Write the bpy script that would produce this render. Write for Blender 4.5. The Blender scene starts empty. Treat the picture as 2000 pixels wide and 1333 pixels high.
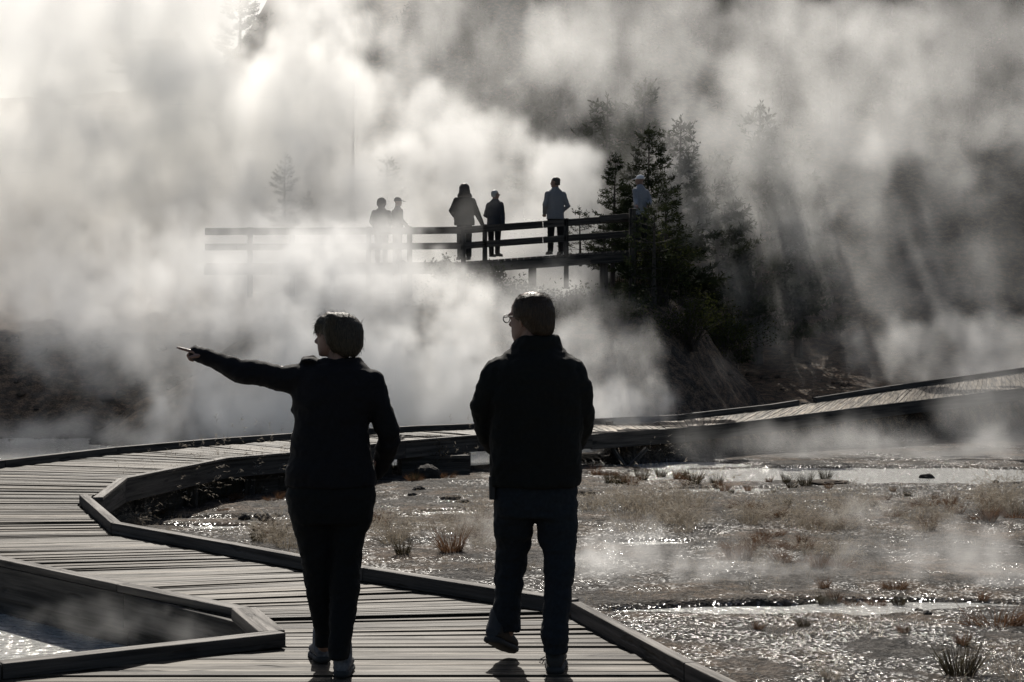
import bpy, bmesh, math, random
import numpy as np
from mathutils import Vector, Matrix, noise as mnoise
random.seed(7); np.random.seed(7)
sc = bpy.context.scene
EXPO = 0.38
COL = sc.collection
R = math.radians
PI = math.pi
F = 3256.0          # focal length in pixels of the 2000 px wide photograph
CAMH = 1.58
def at(px, py, Y):
    """a point at distance Y seen at this pixel"""
    return Vector(((px-1000)/F*Y, Y, CAMH-(py-666)/F*Y))
def ground_at(px, py, z=0.0):
    Y = (CAMH-z)*F/(py-666)
    return Vector(((px-1000)/F*Y, Y, z))

# ------------------------------------------------------------------ helpers
def tag(o, label=None, cat=None, group=None, kind=None):
    if label: o['label'] = label
    if cat: o['category'] = cat
    if group: o['group'] = group
    if kind: o['kind'] = kind
    return o
def empty(name, loc, label=None, cat=None, group=None, kind=None):
    o = bpy.data.objects.new(name, None); COL.objects.link(o)
    o.location = loc
    return tag(o, label, cat, group, kind)
def link_mesh(name, me, mat=None, parent=None, smooth=True):
    if mat is not None: me.materials.append(mat)
    if smooth: me.polygons.foreach_set('use_smooth', [True]*len(me.polygons))
    o = bpy.data.objects.new(name, me); COL.objects.link(o)
    if parent is not None:
        o.parent = parent
        o.matrix_parent_inverse = Matrix.Translation(-parent.location) if parent.rotation_euler.z == 0 else parent.matrix_basis.inverted()
    return o
def obj(name, bm, mat=None, parent=None, smooth=False):
    me = bpy.data.meshes.new(name)
    bmesh.ops.recalc_face_normals(bm, faces=bm.faces)
    bm.to_mesh(me); bm.free()
    return link_mesh(name, me, mat, parent, smooth)
def dup(root, loc, rz=0.0, s=1.0, label=None, group=None):
    r = root.copy(); COL.objects.link(r); r.location = loc; r.rotation_euler = (0, 0, rz); r.scale = (s, s, s)
    if label: r['label'] = label
    if group: r['group'] = group
    for ch in list(root.children):
        c = ch.copy(); COL.objects.link(c); c.parent = r
    return r

# ------------------------------------------------------------------ materials
def new_mat(name):
    m = bpy.data.materials.new(name); m.use_nodes = True
    nt = m.node_tree
    return m, nt, nt.nodes['Principled BSDF'], nt.nodes, nt.links
def mat(name, c1, c2=None, scale=8.0, rough=0.7, bump=0.0, bscale=None, detail=4, spec=0.5, metallic=0.0, coord='Object', dist=0.02, sheen=0.0):
    m, nt, b, N, L = new_mat(name)
    tc = N.new('ShaderNodeTexCoord')
    c2 = c2 or tuple(x*0.6 for x in c1)
    nz = N.new('ShaderNodeTexNoise'); nz.inputs['Scale'].default_value = scale; nz.inputs['Detail'].default_value = detail
    L.new(tc.outputs[coord], nz.inputs['Vector'])
    cr = N.new('ShaderNodeValToRGB'); cr.color_ramp.elements[0].position = .32; cr.color_ramp.elements[1].position = .68
    cr.color_ramp.elements[0].color = (*c2, 1); cr.color_ramp.elements[1].color = (*c1, 1)
    L.new(nz.outputs['Fac'], cr.inputs['Fac']); L.new(cr.outputs['Color'], b.inputs['Base Color'])
    b.inputs['Roughness'].default_value = rough; b.inputs['Specular IOR Level'].default_value = spec; b.inputs['Metallic'].default_value = metallic
    if sheen: b.inputs['Sheen Weight'].default_value = sheen; b.inputs['Sheen Roughness'].default_value = .4
    if bump:
        n2 = N.new('ShaderNodeTexNoise'); n2.inputs['Scale'].default_value = bscale or scale*4; n2.inputs['Detail'].default_value = 3
        L.new(tc.outputs[coord], n2.inputs['Vector'])
        bp = N.new('ShaderNodeBump'); bp.inputs['Strength'].default_value = bump; bp.inputs['Distance'].default_value = dist
        L.new(n2.outputs['Fac'], bp.inputs['Height']); L.new(bp.outputs['Normal'], b.inputs['Normal'])
    return m

def wood_mat(name, light, dark, rough=.5, spec=.5, uvscale=1.0):
    m, nt, b, N, L = new_mat(name)
    uv = N.new('ShaderNodeUVMap'); uv.uv_map = 'grain'
    at_ = N.new('ShaderNodeAttribute'); at_.attribute_name = 'tint'; at_.attribute_type = 'GEOMETRY'
    mp = N.new('ShaderNodeMapping'); mp.inputs['Scale'].default_value = (.9*uvscale, 19*uvscale, 1)
    L.new(uv.outputs['UV'], mp.inputs['Vector'])
    g = N.new('ShaderNodeTexNoise'); g.inputs['Scale'].default_value = 1.0; g.inputs['Detail'].default_value = 5; g.inputs['Roughness'].default_value = .65
    L.new(mp.outputs[0], g.inputs['Vector'])
    mp2 = N.new('ShaderNodeMapping'); mp2.inputs['Scale'].default_value = (3, 12, 1); L.new(uv.outputs['UV'], mp2.inputs['Vector'])
    k = N.new('ShaderNodeTexNoise'); k.inputs['Scale'].default_value = 1.0; k.inputs['Detail'].default_value = 2
    L.new(mp2.outputs[0], k.inputs['Vector'])
    kr = N.new('ShaderNodeMapRange'); kr.inputs['From Min'].default_value = .62; kr.inputs['From Max'].default_value = .72; kr.inputs['To Min'].default_value = 1; kr.inputs['To Max'].default_value = .38
    L.new(k.outputs['Fac'], kr.inputs['Value'])
    cr = N.new('ShaderNodeValToRGB'); e = cr.color_ramp.elements
    e[0].position = .38; e[0].color = (*dark, 1); e[1].position = .60; e[1].color = (*light, 1)
    L.new(g.outputs['Fac'], cr.inputs['Fac'])
    m1 = N.new('ShaderNodeMix'); m1.data_type = 'RGBA'; m1.blend_type = 'MULTIPLY'; m1.inputs['Factor'].default_value = 1
    L.new(cr.outputs['Color'], m1.inputs['A']); L.new(at_.outputs['Color'], m1.inputs['B'])
    m2 = N.new('ShaderNodeMix'); m2.data_type = 'RGBA'; m2.blend_type = 'MULTIPLY'; m2.inputs['Factor'].default_value = 1
    L.new(m1.outputs['Result'], m2.inputs['A']); L.new(kr.outputs['Result'], m2.inputs['B'])
    L.new(m2.outputs['Result'], b.inputs['Base Color'])
    rr = N.new('ShaderNodeMapRange'); rr.inputs['From Min'].default_value = .3; rr.inputs['From Max'].default_value = .7
    rr.inputs['To Min'].default_value = rough+.15; rr.inputs['To Max'].default_value = rough-.1
    L.new(g.outputs['Fac'], rr.inputs['Value']); L.new(rr.outputs['Result'], b.inputs['Roughness'])
    b.inputs['Specular IOR Level'].default_value = spec
    bp = N.new('ShaderNodeBump'); bp.inputs['Strength'].default_value = .8; bp.inputs['Distance'].default_value = .012
    ad = N.new('ShaderNodeMath'); ad.operation = 'ADD'; L.new(g.outputs['Fac'], ad.inputs[0]); L.new(kr.outputs['Result'], ad.inputs[1])
    L.new(ad.outputs[0], bp.inputs['Height']); L.new(bp.outputs['Normal'], b.inputs['Normal'])
    return m

M = {}
M['deck'] = wood_mat('weathered_decking', (.074, .060, .044), (.012, .0098, .0075), rough=.62, spec=.16)
M['timber'] = wood_mat('weathered_timber', (.10, .088, .078), (.035, .031, .028), rough=.68, spec=.2)
M['dark_timber'] = wood_mat('old_dark_timber', (.065, .058, .052), (.022, .02, .018), rough=.75, spec=.25)
M['rail'] = wood_mat('railing_timber', (.06, .052, .045), (.025, .022, .02), rough=.75, spec=.25)

# ------------------------------------------------------------------ timber builder (boxes with grain uv and a tint each)
class Timber:
    def __init__(s):
        s.v, s.f, s.uv, s.t = [], [], [], []
    def prism(s, top, thick, tint, along):
        """top: 4 points (a0, a1 on one long side, b1, b0 on the other), extruded down by thick"""
        n = len(s.v); k = len(top)
        dn = [Vector((p.x, p.y, p.z-thick)) for p in top]
        s.v += list(top)+dn
        fs = [tuple(range(n, n+k)), tuple(range(n+2*k-1, n+k-1, -1))]
        for i in range(k):
            j = (i+1) % k
            fs.append((n+i, n+k+i, n+k+j, n+j))
        off = (random.uniform(0, 90), random.uniform(0, 90))
        ax = along.normalized(); side = Vector((-ax.y, ax.x, 0))
        for f in fs:
            s.f.append(f)
            for i in f:
                p = s.v[i]
                s.uv.append((p.dot(ax)+off[0], p.dot(side)+p.z+off[1]))
                s.t.append(tint)
    def beam(s, a, b, w, h, tint=None, up=Vector((0, 0, 1))):
        """bar from a to b (centre line of its TOP face), w wide, h deep"""
        if tint is None: tint = random.uniform(.75, 1.15)
        d = (b-a); n = len(s.v)
        ax = d.normalized(); side = ax.cross(up).normalized(); u = side.cross(ax).normalized()
        c = []
        for p in (a, b):
            for sx, sz in ((-1, 0), (1, 0), (1, -1), (-1, -1)):
                c.append(p+side*(sx*w/2)+u*(sz*h))
        s.v += c
        fs = [(n, n+3, n+2, n+1), (n+4, n+5, n+6, n+7)]
        for i in range(4):
            j = (i+1) % 4
            fs.append((n+i, n+j, n+4+j, n+4+i))
        off = (random.uniform(0, 90), random.uniform(0, 90))
        for f in fs:
            s.f.append(f)
            for i in f:
                p = s.v[i]-a
                s.uv.append((p.dot(ax)+off[0], p.dot(side)+p.dot(u)+off[1])); s.t.append(tint)
    def build(s, name, m, parent=None, bevel=0.0):
        me = bpy.data.meshes.new(name)
        me.from_pydata([tuple(p) for p in s.v], [], s.f)
        u = me.uv_layers.new(name='grain'); u.data.foreach_set('uv', [c for p in s.uv for c in p])
        a = me.color_attributes.new('tint', 'FLOAT_COLOR', 'CORNER')
        a.data.foreach_set('color', [c for t in s.t for c in (t, t, t*.99, 1)])
        bm = bmesh.new(); bm.from_mesh(me); bmesh.ops.recalc_face_normals(bm, faces=bm.faces); bm.to_mesh(me); bm.free()
        o = link_mesh(name, me, m, parent, smooth=False)
        if bevel:
            md = o.modifiers.new('edge', 'BEVEL'); md.width = bevel; md.segments = 2; md.limit_method = 'ANGLE'
        return o

# ------------------------------------------------------------------ noise in numpy
_perm = np.random.RandomState(3).rand(256, 256)
def vnoise(x, y):
    xi = np.floor(x).astype(int); yi = np.floor(y).astype(int)
    fx = x-xi; fy = y-yi
    fx = fx*fx*(3-2*fx); fy = fy*fy*(3-2*fy)
    g = lambda a, b: _perm[a & 255, b & 255]
    return (g(xi, yi)*(1-fx)+g(xi+1, yi)*fx)*(1-fy)+(g(xi, yi+1)*(1-fx)+g(xi+1, yi+1)*fx)*fy
def fbm(x, y, o=4):
    s = 0; a = .5; t = 0
    for i in range(o):
        s = s+a*vnoise(x, y); t += a; a *= .5; x = x*2.03+17.1; y = y*2.03+9.7
    return s/t-.5
def sstep(a, b, x):
    t = np.clip((x-a)/(b-a), 0, 1); return t*t*(3-2*t)

WATER = -.58
# pools: (px, py, half width px, half height px, depth)
POOLS = [(1500, 1190, 330, 15, .12), (1750, 1180, 260, 12, .10), (900, 1000, 90, 7, .08), (1270, 1058, 90, 7, .08), (790, 1006, 60, 4, .06),
         (1650, 925, 520, 16, .14), (1850, 928, 300, 16, .1), (1300, 906, 200, 8, .08), (430, 1010, 150, 4, .06), (420, 1026, 190, 4, .07),
         (900, 897, 90, 14, .12), (1420, 955, 130, 6, .07), (1720, 1000, 60, 5, .05)]
def height(x, Y):
    px = 1000+x/Y*F; py = 666+(CAMH+.55)*F/Y
    h = -.535+.055*fbm(x*.9, Y*.9)+.035*fbm(x*4, Y*4)+.012*fbm(x*19, Y*19)
    for (cx, cy, rx, ry, d) in POOLS:
        e = ((px-cx)/rx)**2+((py-cy)/ry)**2
        h = h-d*(1-sstep(.35, 1.15, e+.7*fbm(x*2.2, Y*2.2)))
    # hot pool in the notch of the boardwalk, and the big pool beyond its far edge
    h = h-.25*(1-sstep(8.6, 9.3, Y+1.139*x))*sstep(2, 3, Y)
    edge = np.minimum(21.2+1.65*(x+6.3), 30.4+.6*(x+.7))
    h = h-.35*sstep(0, 1, Y-edge)*(1-sstep(1.8, 3.2, x))
    # bank on the left behind the big pool
    lb = sstep(35.0, 44.0, Y+.3*fbm(x*.5, Y*.5)*6)*(1-sstep(-7.2, -4.8, x))
    h = h+2.6*lb*(1+.12*fbm(x*1.3, Y*1.3))+.16*lb*fbm(x*3, Y*3)
    # knoll carrying the overlook
    wob = 1.2*fbm(x*.45+7, Y*.45); xk = x+2.5*fbm(x*.3, Y*.3+5)
    kn = sstep(32.6, 37.2, Y+wob)*sstep(-10, -4.5, xk)*(1-sstep(2.4, 6.0, xk))
    h = np.maximum(h, -.9+kn*(3.25+.12*fbm(x*.8, Y*.8)+.12*fbm(x*2.5, Y*2.5))-2.4*kn*sstep(39, 42.5, Y)*(1-sstep(2.0, 3.6, x)))
    # slope behind the ramp on the right
    rs = sstep(31.5, 56, Y-.32*np.clip(x-3, 0, 40))*sstep(2.2, 4.2, x)
    h = h+rs*(1.9+.05*np.clip(x, 0, 14)+.3*fbm(x*.6, Y*.6)+.22*fbm(x*2.1, Y*2.1)+.10*fbm(x*6, Y*6))
    # earth bank that carries the ramp
    rx = np.array([2.0, 3.1, 4.45, 7.3, 11.4, 16.2, 23]); ry = np.array([29.2, 30.1, 31.5, 34.0, 37.0, 40.0, 43.4]); rz = np.array([-.25, -.2, -.13, .05, .3, .6, 1.0])
    yl = np.interp(x, rx, ry); zl = np.interp(x, rx, rz)
    bank = sstep(-.15, .28, Y-yl+.25*fbm(x*1.3, Y*.3))*sstep(1.5, 2.0, x)
    h = np.where((Y > yl-1), np.maximum(h, -.6+bank*(zl+.6)+.05*bank*fbm(x*3, Y*3)), h)
    # hillside far behind
    rgt = sstep(-16, 12, x)
    hill = sstep(46, 82, Y)*(12.0+7.5*sstep(-15, -8, x)*(1-.35*sstep(2, 9, x)))+sstep(80, 130, Y)*5*rgt
    h = h+hill*(1+.15*fbm(x*.12, Y*.12))+.5*sstep(47, 60, Y)*fbm(x*.5, Y*.5)
    return h
def hz(x, Y): return float(height(np.array([float(x)]), np.array([float(Y)]))[0])

def grid_mesh(name, us, Ys, fn):
    U, YY = np.meshgrid(us, Ys); X = U*YY
    Z = fn(X, YY)
    n, k = len(us), len(Ys)
    co = np.stack([X, YY, Z], -1).reshape(-1, 3)
    i = np.arange((k-1)*(n-1)); r = i//(n-1); c = i % (n-1); a = r*n+c
    fa = np.stack([a, a+1, a+n+1, a+n], -1)
    me = bpy.data.meshes.new(name)
    me.vertices.add(len(co)); me.vertices.foreach_set('co', co.ravel())
    me.loops.add(fa.size); me.loops.foreach_set('vertex_index', fa.ravel().astype(np.int32))
    me.polygons.add(len(fa)); me.polygons.foreach_set('loop_start', (np.arange(len(fa))*4).astype(np.int32))
    me.update(); me.validate()
    return me
us = np.concatenate([np.linspace(-2.2, -.42, 40)[:-1], np.linspace(-.42, .42, 560), np.linspace(.42, 2.2, 40)[1:]])
Ys = np.concatenate([np.linspace(1.0, 9.6, 20)[:-1], np.geomspace(9.6, 41, 520)[:-1], np.geomspace(41, 260, 170)])

# ground material: dark wet sinter gravel near, brown earth on the slopes
def ground_material():
    m, nt, b, N, L = new_mat('wet_geyser_ground')
    geo = N.new('ShaderNodeNewGeometry'); sep = N.new('ShaderNodeSeparateXYZ'); L.new(geo.outputs['Position'], sep.inputs[0])
    def nz(scale, det, rough=.6):
        n = N.new('ShaderNodeTexNoise'); n.inputs['Scale'].default_value = scale; n.inputs['Detail'].default_value = det; n.inputs['Roughness'].default_value = rough
        L.new(geo.outputs['Position'], n.inputs['Vector']); return n
    big = nz(.8, 4); mid = nz(5, 4); fine = nz(45, 3)
    r1 = N.new('ShaderNodeValToRGB'); e = r1.color_ramp.elements
    e[0].position = .36; e[0].color = (.020, .019, .018, 1); e[1].position = .64; e[1].color = (.062, .057, .052, 1)
    L.new(mid.outputs['Fac'], r1.inputs['Fac'])
    r2 = N.new('ShaderNodeValToRGB'); e = r2.color_ramp.elements
    e[0].position = .42; e[0].color = (.045, .037, .030, 1); e[1].position = .62; e[1].color = (.115, .082, .058, 1)
    L.new(mid.outputs['Fac'], r2.inputs['Fac'])
    hi = N.new('ShaderNodeMapRange'); hi.inputs['From Min'].default_value = -.45; hi.inputs['From Max'].default_value = -.1
    L.new(sep.outputs['Z'], hi.inputs['Value'])
    br = N.new('ShaderNodeMapRange'); br.inputs['From Min'].default_value = .46; br.inputs['From Max'].default_value = .60; br.inputs['To Max'].default_value = .6
    L.new(big.outputs['Fac'], br.inputs['Value'])
    mx0 = N.new('ShaderNodeMath'); mx0.operation = 'MAXIMUM'; L.new(hi.outputs[0], mx0.inputs[0]); L.new(br.outputs[0], mx0.inputs[1])
    mx = N.new('ShaderNodeMix'); mx.data_type = 'RGBA'; L.new(mx0.outputs[0], mx.inputs['Factor']); L.new(r1.outputs[0], mx.inputs['A']); L.new(r2.outputs[0], mx.inputs['B'])
    # tiny light and dark stones
    vo = N.new('ShaderNodeTexVoronoi'); vo.inputs['Scale'].default_value = 38; L.new(geo.outputs['Position'], vo.inputs['Vector'])
    vs = N.new('ShaderNodeSeparateColor'); L.new(vo.outputs['Color'], vs.inputs[0])
    vr = N.new('ShaderNodeMapRange'); vr.inputs['To Min'].default_value = .55; vr.inputs['To Max'].default_value = 1.7; L.new(vs.outputs[0], vr.inputs['Value'])
    ml = N.new('ShaderNodeMix'); ml.data_type = 'RGBA'; ml.blend_type = 'MULTIPLY'; ml.inputs['Factor'].default_value = 1
    L.new(mx.outputs['Result'], ml.inputs['A']); L.new(vr.outputs[0], ml.inputs['B'])
    L.new(ml.outputs['Result'], b.inputs['Base Color'])
    def mr(sock, a0, a1, b0, b1, smooth=True):
        n = N.new('ShaderNodeMapRange'); n.interpolation_type = 'SMOOTHSTEP' if smooth else 'LINEAR'; L.new(sock, n.inputs['Value'])
        n.inputs['From Min'].default_value = a0; n.inputs['From Max'].default_value = a1; n.inputs['To Min'].default_value = b0; n.inputs['To Max'].default_value = b1; return n.outputs['Result']
    def mm(op, a_, b_):
        n = N.new('ShaderNodeMath'); n.operation = op
        for i, x in enumerate((a_, b_)):
            if isinstance(x, float): n.inputs[i].default_value = x
            else: L.new(x, n.inputs[i])
        return n.outputs[0]
    patch = nz(1.7, 5, .65)
    wet = mr(patch.outputs['Fac'], .53, .66, 0, 1)
    wet = mm('MAXIMUM', wet, mr(sep.outputs['Z'], -.530, -.572, 0, 1))
    shore = mm('MULTIPLY', mr(sep.outputs['Y'], 13.4, 12.6, 0, .95), mr(patch.outputs['Fac'], .42, .52, 0, 1))
    wet = mm('MAXIMUM', wet, shore)
    wet = mm('MULTIPLY', wet, mr(sep.outputs['Z'], -.40, -.46, 0, 1))
    gl = mm('ADD', vs.outputs[1], mm('MULTIPLY', shore, .26))
    stone = mm('MULTIPLY', mr(gl, .68, .72, 0, 1), mr(wet, .0, .6, .08, 1))
    L.new(mr(stone, 0, 1, .9, .15, False), b.inputs['Roughness'])
    L.new(mr(stone, 0, 1, .06, .8, False), b.inputs['Specular IOR Level'])
    grain = nz(140, 2)
    ad = N.new('ShaderNodeMath'); ad.operation = 'MULTIPLY_ADD'; L.new(fine.outputs['Fac'], ad.inputs[0]); ad.inputs[1].default_value = .6; L.new(vo.outputs['Distance'], ad.inputs[2])
    ad2 = N.new('ShaderNodeMath'); ad2.operation = 'MULTIPLY_ADD'; L.new(grain.outputs['Fac'], ad2.inputs[0]); ad2.inputs[1].default_value = .25; L.new(ad.outputs[0], ad2.inputs[2])
    bp = N.new('ShaderNodeBump'); bp.inputs['Strength'].default_value = 1.0; bp.inputs['Distance'].default_value = .014
    L.new(ad2.outputs[0], bp.inputs['Height']); L.new(bp.outputs['Normal'], b.inputs['Normal'])
    # wet stones are darker
    dk = N.new('ShaderNodeMix'); dk.data_type = 'RGBA'; dk.blend_type = 'MULTIPLY'; L.new(wet, dk.inputs['Factor']); L.new(ml.outputs['Result'], dk.inputs['A']); dk.inputs['B'].default_value = (.6, .6, .6, 1)
    L.new(dk.outputs['Result'], b.inputs['Base Color'])
    return m
M['ground'] = ground_material()
g = link_mesh('ground', grid_mesh('ground', us, Ys, height), M['ground'])
tag(g, 'dark wet gravel and mud flats rising to brown slopes', None, None, 'structure')

def water_material():
    m, nt, b, N, L = new_mat('hot_spring_water')
    b.inputs['Base Color'].default_value = (.38, .38, .36, 1); b.inputs['Roughness'].default_value = .10; b.inputs['IOR'].default_value = 1.33
    geo = N.new('ShaderNodeNewGeometry')
    n1 = N.new('ShaderNodeTexNoise'); n1.inputs['Scale'].default_value = 12; n1.inputs['Detail'].default_value = 4; L.new(geo.outputs['Position'], n1.inputs['Vector'])
    bp = N.new('ShaderNodeBump'); bp.inputs['Strength'].default_value = .9; bp.inputs['Distance'].default_value = .04
    L.new(n1.outputs['Fac'], bp.inputs['Height']); L.new(bp.outputs['Normal'], b.inputs['Normal'])
    return m
M['water'] = water_material()
me = bpy.data.meshes.new('water'); me.from_pydata([(-40, 1.5, WATER), (40, 1.5, WATER), (40, 48, WATER), (-40, 48, WATER)], [], [(0, 1, 2, 3)])
w = link_mesh('water', me, M['water'], smooth=False)
tag(w, 'still grey hot spring water', None, None, 'structure')
# ------------------------------------------------------------------ boardwalk
V = Vector
def v3(x, y, z=0.0): return Vector((x, y, z))
#            left edge            right edge
ST = [((-6.5, 5.0), (1.60, 5.0)), ((-1.17, 8.62), (.55, 8.62)), ((-1.45, 9.33), (.30, 9.56)), ((-2.37, 10.48), (-.98, 10.9)),
      ((-5.03, 13.35), (-3.28, 13.6)), ((-7.0, 16.1), (-4.2, 16.1)), ((-6.9, 19.5), (-4.43, 18.8)), ((-6.3, 20.7), (-4.2, 20.1)),
      ((-5.5, 23.2), (-3.85, 22.2)), ((-4.5, 25.2), (-3.1, 23.3)), ((-2.9, 27.6), (-1.73, 26.0)), ((-1.6, 29.1), (-.61, 27.6)), ((1.0, 31.0), (1.34, 28.3))]
ST = [(v3(*a), v3(*b)) for a, b in ST]
RAMP = [(v3(1.0, 31.0), v3(1.34, 28.3)), (v3(3.2, 32.4, .035), v3(3.1, 30.1, .02)), (v3(5.3, 34.2, .17), v3(4.45, 31.5, .07)),
        (v3(8.3, 36.7, .48), v3(7.3, 34.0, .26)), (v3(12.1, 39.5, .84), v3(11.4, 37.0, .55)), (v3(17, 42.2, 1.15), v3(16.2, 40, .87)), (v3(24, 45.5, 1.6), v3(23, 43.4, 1.3))]
def planks(stations, name, parent, width=.130, gap=.011, tone=1.0):
    T = Timber(); thin = .038
    for (l0, r0), (l1, r1) in zip(stations[:-1], stations[1:]):
        n = max(1, round(max((l1-l0).length, (r1-r0).length)*.5/width + min((l1-l0).length, (r1-r0).length)*.5/width))
        # the triangle out to the side in the first bay: rows are parallel, so count along the right edge
        if abs(l0.y-r0.y) < .01 and abs(l1.y-r1.y) < .01 and l0.y < 9: n = round(abs(l1.y-l0.y)/width)
        for i in range(n):
            ta, tb = i/n, (i+1)/n
            a, b, c, d = l0.lerp(l1, ta), r0.lerp(r1, ta), r0.lerp(r1, tb), l0.lerp(l1, tb)
            def inset(p, q):
                D = (q-p); ln = D.length
                f = min(.3, gap*random.uniform(.55, 1.1)/max(ln, 1e-3))
                return p+D*f, q-D*f
            a2, d2 = inset(a, d); b2, c2 = inset(b, c)
            z = random.gauss(0, .0035); t1, t2 = random.gauss(0, .003), random.gauss(0, .003)
            ov = random.uniform(-.015, .02)
            ax = (b-a).normalized()
            a2, d2 = a2-ax*ov, d2-ax*ov
            for p, t in ((a2, t1), (b2, t2), (c2, -t2), (d2, -t1)): p.z += z+t
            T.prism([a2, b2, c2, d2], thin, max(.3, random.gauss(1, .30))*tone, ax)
    return T.build(name, M['deck'], parent)
def run_beams(name, pts, w, h, m, parent, seg=3.0, gap=.006, drop=0.0):
    """a line of boards butted end to end, one mesh each"""
    out = []
    pts = [Vector(p) for p in pts]
    for a, b in zip(pts[:-1], pts[1:]):
        L = (b-a).length; n = max(1, round(L/seg)); d = (b-a).normalized()
        for i in range(n):
            p, q = a.lerp(b, i/n)+d*gap/2, a.lerp(b, (i+1)/n)-d*gap/2
            T = Timber(); T.beam(p-Vector((0, 0, drop)), q-Vector((0, 0, drop)), w, h)
            out.append(T.build(name, m, parent, bevel=.006))
    return out
bw = empty('boardwalk', (0, 8, 0), 'weathered grey plank boardwalk that zigzags from under the two walkers to the far bend', 'boardwalk')
planks(ST, 'deck', bw)
Z = lambda pts, z: [Vector((p[0], p[1], z)) for p in pts]
# raised kerb timbers
run_beams('kerb_rail', Z([(1.63, 5.0), (.825, 7.72), (.365, 9.52)], .092), .062, .09, M['timber'], bw, 3.4)
run_beams('kerb_rail', Z([(.36, 9.60), (-.95, 10.97), (-3.25, 13.68), (-4.15, 16.15)], .092), .085, .09, M['timber'], bw, 3.2)
run_beams('kerb_rail', Z([(-4.10, 16.5), (-4.40, 18.85), (-3.80, 22.15), (-3.05, 23.25), (-1.68, 25.95), (-.6, 27.5), (1.34, 28.22)], .035), .10, .034, M['timber'], bw, 3.2)
run_beams('kerb_rail', Z([(-1.19, 8.63), (-2.4, 7.80), (-6.5, 5.03)], .078), .10, .076, M['timber'], bw, 3.0)
run_beams('kerb_rail', Z([(-1.25, 8.68), (-1.52, 9.44)], .072), .14, .07, M['timber'], bw, 3.0)
run_beams('kerb_rail', Z([(-1.53, 9.55), (-2.45, 10.52), (-5.0, 13.28), (-7.0, 15.9)], .05), .10, .048, M['timber'], bw, 3.2)
run_beams('kerb_rail', Z([(-7.1, 16.0), (-7.0, 19.4), (-6.35, 20.75), (-5.55, 23.25), (-4.55, 25.25), (-2.95, 27.65), (-1.65, 29.15), (.9, 31.05)], .10), .11, .098, M['dark_timber'], bw, 3.6)
# fascia boards under the edges that face the camera
def fascia(pts, top, deep, parent, m='dark_timber', w=.04, seg=3.5):
    run_beams('fascia_board', Z(pts, top), w, deep, M[m], parent, seg)
EDGE_R = [(1.66, 5.0), (.60, 8.62), (.36, 9.58), (-.93, 10.95), (-3.24, 13.65), (-4.14, 16.15), (-4.38, 18.82), (-3.80, 22.18), (-3.04, 23.25), (-1.67, 25.95), (-.58, 27.53), (1.36, 28.22)]
fascia(EDGE_R, -.003, .24, bw)
NOTCH = [(-6.5, 5.10), (-2.4, 7.87), (-1.22, 8.66), (-1.49, 9.34), (-2.42, 10.46), (-5.06, 13.3), (-7.05, 16.0)]
fascia(NOTCH, -.003, .22, bw)
fascia([(-3.3, 13.9), (-4.3, 16.3), (-4.62, 18.95), (-4.1, 22.35), (-3.3, 23.5), (-1.9, 26.2)], -.20, .36, bw)
fascia([(-1.46, 9.36), (-2.40, 10.50), (-5.04, 13.33), (-7.04, 16.03)], -.232, .24, bw)
fascia([(-7.05, 19.5), (-6.38, 20.75), (-5.58, 23.25), (-4.57, 25.28), (-2.97, 27.68), (-1.66, 29.2), (1.0, 31.06)], -.003, .22, bw)
# posts under the deck
def posts(pts, z0, parent, depth=.75, w=.13, every=1.9):
    pts = [Vector((p[0], p[1], 0)) for p in pts]
    for a, b in zip(pts[:-1], pts[1:]):
        n = max(1, round((b-a).length/every))
        for i in range(n):
            p = a.lerp(b, (i+.5)/n)
            T = Timber(); q = Vector((p.x, p.y, z0)); T.beam(q, q-Vector((0, 0, depth)), w, w, up=Vector((0, 1, 0)))
            T.build('post', M['dark_timber'], parent)
inw = lambda pts, dx, dy: [(a+dx, b+dy) for a, b in pts]
posts(inw(EDGE_R[4:], -.18, .22), -.05, bw, .6)
# solid crib of stacked sleepers below the bend
T = Timber()
for k in range(4):
    for j in range(3):
        T.beam(Vector((-1.78, 26.35+.3*j, -.245-.1*k)), Vector((-.72, 26.75+.3*j, -.245-.1*k)), .26, .097)
T.build('support_crib', M['dark_timber'], bw)
T = Timber(); T.beam(Vector((1.75, 28.75, -.25)), Vector((2.0, 28.6, -.62)), .06, .06); T.build('brace', M['dark_timber'], bw)
T = Timber(); T.beam(Vector((2.3, 28.75, -.25)), Vector((1.9, 28.5, -.66)), .06, .06); T.build('brace', M['dark_timber'], bw)
# a small tin tag nailed on the fascia of the notch
bm = bmesh.new(); c = at(300, 1192, 10.55)
d = Vector((-2.40+1.46, 10.50-9.36, 0)).normalized()
nrm = Vector((-.77, -.63, 0))
for a, b in ((-.02, -.028), (.02, -.028), (.02, .028), (-.02, .028)):
    bm.verts.new(Vector((-1.46, 9.36, -.12))+d*1.02+d*a+Vector((0, 0, b))+nrm*.027)
bm.faces.new(bm.verts); ex = bmesh.ops.extrude_face_region(bm, geom=bm.faces[:]); bmesh.ops.translate(bm, verts=[x for x in ex['geom'] if isinstance(x, bmesh.types.BMVert)], vec=-nrm*.003)
obj('metal_tag', bm, mat('worn_tin', (.3, .29, .27), rough=.4, metallic=.7), bw)

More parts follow.
